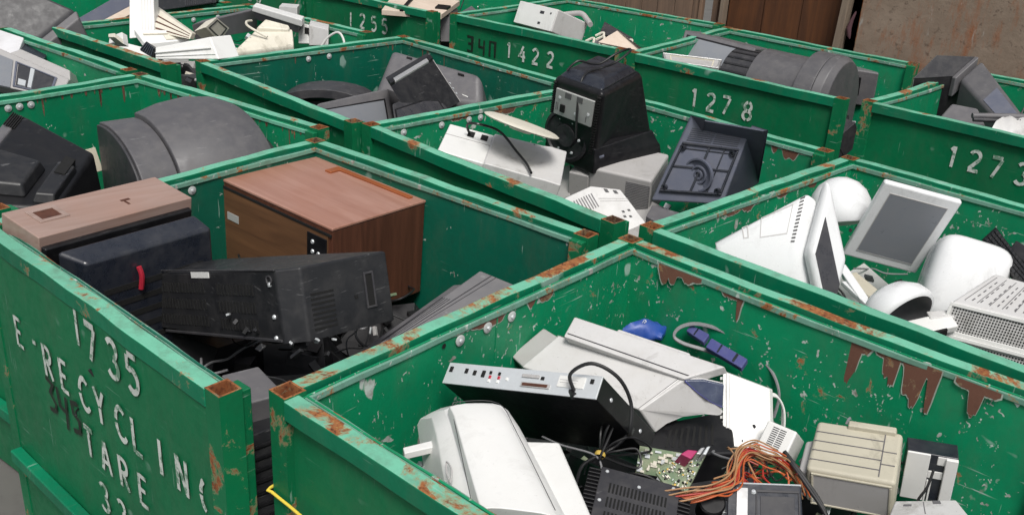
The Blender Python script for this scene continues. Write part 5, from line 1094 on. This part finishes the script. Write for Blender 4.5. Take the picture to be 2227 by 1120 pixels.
# ---- 1273
t = root('h1', 'monitor', 'dark monitor with a flared slate back, upside down in the 1273 bin', 'monitor')
c = hx('h1'); part('h1', 'bezel_side', 'black', t, .012); mb = MB(); patch(mb, c, 'T', .0, .0, 1, 1, -.002, .004); mb.build('top_panel', 'char', t, .003)
MB().hexa(extr(c, 'R', -.03, .62, 1.03, 1.0, .030, 1.)).build('bezel', 'grey', t, .006)
l0 = V3(HX['h1'][0]); q, o = quad(c, 'R')
A = [bil(q, .02, .98), bil(q, 1.0, .98), bil(q, 1., .30), bil(q, .02, .40)]; d = Vector((.50, -.30, -.22)); m0 = sum(A, Vector())/4
Bq = [m0+(p-m0)*.72+d for p in A]
cc = [A[3]+Vector((.045, 0, 0)), A[0]+Vector((.045, 0, 0)), A[2]+Vector((.045, 0, 0)), A[1]+Vector((.045, 0, 0)), Bq[3], Bq[0], Bq[2], Bq[1]]
MB().hexa(cc).build('rear_housing', 'dgrey', t, .02, 3)
mb = MB(); patch(mb, cc, 'T', .40, .10, .96, .80, -.001, .003); mb.build('vent_panel', 'slate', t)
t = root('h2', 'television', 'grey rounded housing leaning on the near rim of the 1273 bin', 'television'); part('h2', 'housing', 'grey', t, .015)
t = root('h3a', 'plastic_sheet', 'shiny white wrapped piece at the right edge of the 1273 bin', 'wrapped piece'); c = hx('h3a'); q, o = quad(c, 'T'); rb = random.Random(8); mb = MB(); n = 12
vs = [bil(q, i/n, j/n)+Vector((0, 0, rb.uniform(-.002, .003)+.006*math.sin(4*i/n*3+.5*j)-.05*(abs(2*j/n-1)**3))) for j in range(n+1) for i in range(n+1)]
mb.add(vs, [(j*(n+1)+i, j*(n+1)+i+1, (j+1)*(n+1)+i+1, (j+1)*(n+1)+i) for j in range(n) for i in range(n)]); mb.build('wrap', 'pgrey', t, 0, ang=60, recalc=False); MB().hexa([p-Vector((0, 0, .07)) for p in scaled(c, .9)]).build('core', 'pgrey', t, .02)
t = thing('pole', 'two grey rods lying beside the wrapped white piece, right edge', 'rods', (.12, 3.72, 1.2)); MB().tube([(-.22, -.18, .0), (.10, .08, .02), (.45, .36, .04)], .016, 10, res=2).build('rod', 'grey', t); MB().tube([(-.2, -.22, -.01), (.12, .04, .0), (.48, .32, .02)], .012, 10, res=2).build('rod', 'char', t)
MB().tube([(.0, .25, .20), (.02, .12, .14), (-.02, .02, .05), (.0, -.06, -.06), (.01, -.10, -.14)], .006, 6).build('cord', 'cable', t)

# ---- bin of white printer parts
t = root('w1', 'panel', 'tall white ribbed panel standing at the left of the white parts bin', 'panel'); c = hx('w1'); part('w1', 'sheet', 'white', t, .006); mb = MB(); slots(mb, c, 'F', .50, .02, .98, .98, 4, 1, .08, 1, .0015); mb.build('groove', 'lgrey', t)
t = root('w11', 'slatted_rack', 'beige slatted rack beside the tall white panel', 'rack'); c = hx('w11'); part('w11', 'frame', 'yelwhite', t, .006); mb = MB(); slots(mb, c, 'F', .03, .12, .97, .9, 1, 3, 1, .22, .003); mb.build('slot', 'woodside', t)
t = root('w2', 'paper_tray', 'white paper tray lying flat, in front of the beige slatted frame', 'tray'); c = hx('w2'); part('w2', 'tray', 'white', t, .006); mb = MB(); patch(mb, c, 'T', .5, .1, .9, .5, -.001, .008); patch(mb, c, 'T', .1, .55, .8, .62, -.001, .012); mb.build('rail', 'yelwhite', t, .002)
MB().box((-.05, -.16, -.02), (.26, .12, .03), rot(10, 8, 30)).box((.20, -.06, -.015), (.12, .16, .03), rot(0, 12, -10)).build('broken_flap', 'white', t, .004)
t = root('w3', 'grille', 'small dark slatted grille at the front of the white parts', 'grille'); c = hx('w3'); part('w3', 'grille', 'char', t, .004); mb = MB(); slots(mb, c, 'T', .05, .05, .95, .95, 6, 1, .4, 1, .004); slots(mb, c, 'F', .05, .05, .95, .95, 6, 1, .4, 1, .004); mb.build('slat', 'slate', t)
t = root('w4', 'printer', 'white printer with its open metal end showing in the gap beside the rusty corner post', 'printer'); c = hx('w4'); part('w4', 'body', 'white', t, .008); mb = MB(); patch(mb, c, 'F', .02, .48, .95, .56, -.001, .012); patch(mb, c, 'F', .02, .22, .98, .26, -.001, .006); mb.build('ridge', 'white', t, .004)
l0 = V3(HX['w4'][0]); mb = MB()
k_ = [V3(p)-l0 for p in ((-3.50, .88, .92), (-3.50, .88, 1.125), (-3.62, 1.02, .92), (-3.62, 1.02, 1.125), (-3.47, .905, .92), (-3.47, .905, 1.125), (-3.59, 1.045, .92), (-3.59, 1.045, 1.125))]
t = root('w5', 'panel', 'wide grey panel at the back of the white parts bin', 'panel'); part('w5', 'panel', 'grey', t, .006)
t = root('w6', 'card_reader', 'white square case with a dark groove, tilted in the middle of the white parts', 'card reader'); c = hx('w6'); part('w6', 'block', 'yelwhite', t, .006); mb = MB(); frame(mb, c, 'R', .12, .12, .88, .88, .06, .06, -.001, .003); frame(mb, c, 'F', .12, .12, .88, .88, .06, .06, -.001, .003); mb.build('groove', 'char', t)
t = root('w7', 'printer', 'yellowed white printer lying on its side, right half of the white parts bin', 'printer'); c = hx('w7'); part('w7', 'body', 'yelwhite', t, .012); mb = MB(); slots(mb, c, 'T', .06, .06, .94, .60, 1, 4, 1, .10, .0016); mb.build('groove', 'grey', t)
MB().hexa(extr(c, 'T', .04, .66, .92, .96, .03, .9)).build('feed_cover', 'yelwhite', t, .010)
mb = MB(); slots(mb, c, 'F', .1, .3, .9, .8, 1, 3, 1, .2, .002); mb.build('slot', 'char', t); MB().tube([c[7]+Vector(p) for p in ((-.28, -.12, .02), (-.22, -.2, .03), (-.12, -.25, .02), (.0, -.2, -.03))], .008, 8).build('arm', 'yelwhite', t)
t = root('w8', 'cover', 'long white bar-shaped cover lying across the far rim of the white parts bin', 'cover'); c = hx('w8'); part('w8', 'bar', 'white', t, .008); MB().hexa(extr(c, 'D', .03, .05, .97, .95, .05, .9)).build('underside', 'char', t)
t = root('w9', 'box', 'white square box at the far right of the white parts', 'box'); c = hx('w9'); part('w9', 'box', 'pgrey', t, .006); mb = MB(); patch(mb, c, 'F', -.55, .1, -.05, 1., -.03, .003); mb.build('flap', 'white', t, .003); mb = MB(); patch(mb, c, 'F', -.2, .55, .0, .85, -.0, .006); mb.build('opening', 'void', t)
t = root('w10', 'box', 'small pale box behind the long white cover', 'box'); part('w10', 'box', 'pgrey', t, .005)
t = root('w12', 'bracket', 'small white bracket at the left end of the white parts bin', 'bracket'); c = hx('w12'); part('w12', 'bracket', 'white', t, .005); MB().hexa(extr(c, 'F', .5, .0, 1., .4, .06, .9)).build('foot', 'yelwhite', t, .004)
t = thing('cord', 'white cord looping over the right end of the white parts bin', 'cord', (-3.78, 2.06, 1.05)); MB().tube([(-.10, -.05, .0), (-.07, .0, .09), (.0, .04, .14), (.06, .04, .10), (.09, .02, .02), (.02, .0, .03), (-.05, -.02, .03), (.12, .02, .05)], .008, 8, res=6).build('cord', 'wcable', t)
t = thing('power_supply', 'open metal power supply showing dark coils, in the gap right of the rusty corner post', 'power supply', (-3.54, .95, .9)); ga = rot(0, 0, 48)
MB().box(ga @ Vector((-.01, .06, .06)), (.13, .12, .20), ga).build('core', 'black', t, .004)
mb = MB().box(ga @ Vector((.075, .0, .08)), (.012, .02, .26), ga); mb.box(ga @ Vector((.0, .0, .175)), (.15, .02, .012), ga); mb.build('frame', 'silver', t, .002)
mb = MB()
for k in range(4): mb.box(ga @ Vector((-.04+.03*k, -.005, .06)), (.014, .012, .14), ga)
mb.build('fin', 'char', t, .002)

# ---- dark bin, silver bin, grey bin
t = root('d1', 'television', 'large dark grey television hanging over the corner of the top left bin', 'television'); c = hx('d1'); part('d1', 'housing', 'char', t, .03, seg=4); MB().hexa(extr(c, 'R', .0, .0, 1., .98, .05, .8)).build('front', 'grey', t, .01)
t = root('d2', 'television', 'television with a tan wooden edge, right of the large dark grey one', 'television'); c = hx('d2'); part('d2', 'housing', 'slate', t, .008); MB().hexa(extr(c, 'R', .0, .4, 1., 1., .07, 1.)).build('wood_edge', 'cardboard', t, .004)
t = root('d3', 'television', 'black ridged television back at the top edge, behind the tall white panel', 'television'); c = hx('d3'); part('d3', 'housing', 'black2', t, .01); mb = MB(); slots(mb, c, 'F', .50, .05, .95, .9, 14, 1, .5, 1, .004); mb.build('ridge', 'char', t)
t = root('s1', 'equipment_box', 'silver-white metal box at the left edge, topmost in the silver bin', 'equipment'); c = hx('s1'); part('s1', 'case', plastic('scuffed_aluminium', (.72, .72, .74), .4, metal=.2, var=.25, dust=.2, scuff=.5), t, .006); mb = MB(); slots(mb, c, 'F', .05, .1, .95, .8, 10, 3, .3, .4, .001); mb.build('vent_slots', 'grey', t)
t = root('s2', 'equipment_box', 'dark blue box beside the silver-white one', 'equipment'); part('s2', 'case', 'navy', t, .006)
t = root('s3', 'projector_cabinet', 'silver cabinet with a blue-grey glass panel and an open bay, left edge', 'cabinet'); c = hx('s3'); part('s3', 'cabinet', 'lgrey', t, .010); mb = MB(); patch(mb, c, 'F', .0, .0, .60, .80, -.002, .006); mb.build('glass', 'screen', t)
mb = MB(); frame(mb, c, 'F', .62, .05, .93, .80, .015, .03, -.001, .008); mb.build('bay_frame', 'slate', t); mb = MB(); patch(mb, c, 'F', .64, .08, .91, .77, -.002, .002); mb.build('open_bay', 'char', t); mb = MB(); patch(mb, c, 'F', .74, .1, .77, .75, -.001, .012); patch(mb, c, 'F', .66, .12, .72, .3, -.001, .01); mb.build('bracket', 'steel', t)
MB().hexa(extr(c, 'T', .55, .1, 1., .9, .05, .8)).build('top_cover', 'lgrey', t, .008)
t = root('g2', 'television', 'black television lying on its back at the left edge, slotted grey end up', 'television'); c = hx('g2'); part('g2', 'housing', 'black', t, .02, seg=4)
mb = MB().hexa(extr(c, 'T', .08, .10, .66, .52, .05, .8)); mb.build('rear_step', 'black2', t, .012); mb = MB().hexa(extr(c, 'T', .74, .05, .97, .62, .035, .85)); mb.build('side_pod', 'black2', t, .008)
mb = MB(); patch(mb, c, 'T', .80, .40, .92, .66, .0, .040); mb.build('opening', 'void', t); MB().hexa(extr(c, 'L', .35, .40, 1., 1.0, .06, .95)).build('end_panel', 'grey', t, .012)
mb = MB(); cL = extr(c, 'L', .35, .40, 1., 1.0, .06, .95); slots(mb, c, 'T', -.10, .82, .06, .97, 6, 1, .45, 1, .004); mb.build('vent_slots', 'void', t)
mb = MB(); patch(mb, c, 'F', .1, .3, .95, .95, -.001, .004); mb.build('front_panel', 'navy', t)
t = thing('television', 'big grey arched television back lying in the bin with rust-streaked walls', 'television', (-2.70, .25, .60))
drum(t, (.04, -.36, .31), (.95, -.12, 0), (.13, 1, 0), [('side_panel', [(-.015, .37, .275), (.0, .37, .275)], 'char'), ('inner_band', [(.0, .385, .285), (.16, .385, .285)], 'dgrey'),
    ('barrel', [(.163, .40, .305), (.27, .43, .335), (.41, .45, .35), (.53, .45, .335), (.61, .43, .30)], 'dgrey'), ('tail', [(.613, .41, .25), (.67, .38, .20)], 'char')], -16, 98, 28)
mb = MB()
for k in range(5):
    a = R(60+7*k); mb.box(Vector((.06+.43*math.sin(a), .22+.012*k, .31+.30*math.cos(a))), (.004, .012, .05), rot(0, math.degrees(a)-90, 0))
mb.build('scratch_rib', 'char', t)
MB().box((-.10, -.38, .40), (.03, .05, .11), rot(0, -20, 10)).build('label', 'cream', t, .002)

# ---- dark heaps at the bottom of the bins, and the strap
def heap(key, label, ztop, seed, n=70, mats=('black', 'char', 'black2'), skip=None):
    (nl, nr, fr, fl) = CN[key]; rb = random.Random(seed); mbs = [MB() for _ in mats]; mb = MB()
    for k in range(n):
        u, v = rb.uniform(.16, .84), rb.uniform(.16, .84); x = (nl[0]*(1-u)+nr[0]*u)*(1-v)+(fl[0]*(1-u)+fr[0]*u)*v; y = (nl[1]*(1-u)+nr[1]*u)*(1-v)+(fl[1]*(1-u)+fr[1]*u)*v
        s_ = rb.uniform(.08, .34); mb.box((x-nl[0], y-nl[1], rb.uniform(.25, ztop-.12)), (s_, s_*rb.uniform(.4, 1), s_*rb.uniform(.3, .8)), rot(rb.uniform(-40, 40), rb.uniform(-40, 40), rb.uniform(0, 180)), rb.randrange(len(mats)))
    nb = len(mats); cr = {'printers': 170, 'b1735': 130}.get(key, 40)
    for k in range(cr):
        u, v = rb.uniform(.08, .92), rb.uniform(.08, .92); x = (nl[0]*(1-u)+nr[0]*u)*(1-v)+(fl[0]*(1-u)+fr[0]*u)*v; y = (nl[1]*(1-u)+nr[1]*u)*(1-v)+(fl[1]*(1-u)+fr[1]*u)*v
        p = Vector((x-nl[0], y-nl[1], ztop+rb.uniform(-.12, -.03)))
        if k % 3 == 0:
            Q = [p]; d = Vector((rb.uniform(-1, 1), rb.uniform(-1, 1), rb.uniform(-.2, .3))).normalized()
            for j in range(6): d = (d+Vector((rb.uniform(-.8, .8), rb.uniform(-.8, .8), rb.uniform(-.4, .4)))).normalized(); Q.append(Q[-1]+d*.05)
            mb.tube(Q, rb.choice((.003, .004, .005)), 6, nb+rb.choice((0, 0, 0, 1)), 4)
        else: mb.box(p, (rb.uniform(.008, .06), rb.uniform(.006, .04), rb.uniform(.004, .03)), rot(rb.uniform(-60, 60), rb.uniform(-60, 60), rb.uniform(0, 180)), nb+rb.choice((0, 0, 1, 2, 3, 4)))
    mats = list(mats)+['cable', 'gcable', 'steel', 'pcb', 'lgrey']
    o = mb.build('scrap_heap', list(mats), None, .004, 2, loc=(nl[0], nl[1], 0)); tag(o, label, None, kind='stuff'); return o
heap('b1735', 'heap of black plastic scrap under the televisions of the 1735 bin', .84, 1, 90)
heap('printers', 'heap of black scrap under the printers', .86, 2, 100)
heap('grey', 'heap of dark scrap under the arched television', .80, 3)
heap('silver', 'heap of scrap under the silver equipment', .88, 4, 70, ('char', 'slate', 'lgrey'))
heap('crt', 'heap of scrap under the old monitors', .85, 5, 80, ('black', 'char', 'lgrey'))
heap('whites', 'heap of pale scrap under the white computers', .88, 6, 80, ('char', 'pgrey', 'lgrey'))
heap('tvs', 'heap of dark scrap under the dark televisions', .90, 7)
heap('white', 'heap of broken white printer pieces', 1.08, 8, 120, ('white', 'yelwhite', 'lgrey', 'char'))
heap('dark', 'heap of dark casings in the top left bin', .95, 9)
heap('b1278', 'heap of dark casings in the 1278 bin', .95, 10)
heap('b1422', 'heap of mixed scrap in the 1422 bin', .98, 11, 80, ('char', 'yelwhite', 'grey'))
heap('b1273', 'heap of dark casings in the 1273 bin', .95, 12)
heap('b1255', 'heap of pale boards and scrap in the 1255 bin', 1.05, 13, 80, ('cardboard', 'grey', 'char'))
st = MB().tube([(-.353, -.80, .915), (-.352, -.918, .908), (-.336, -.925, .907), (-.27, -.924, .902), (-.20, -.926, .899), (.0, -.93, .885), (.4, -.935, .85)], .0042, 8, res=2).build('strap', 'strap', None); tag(st, 'yellow strap tied round the front corner of the printers bin', 'strap')
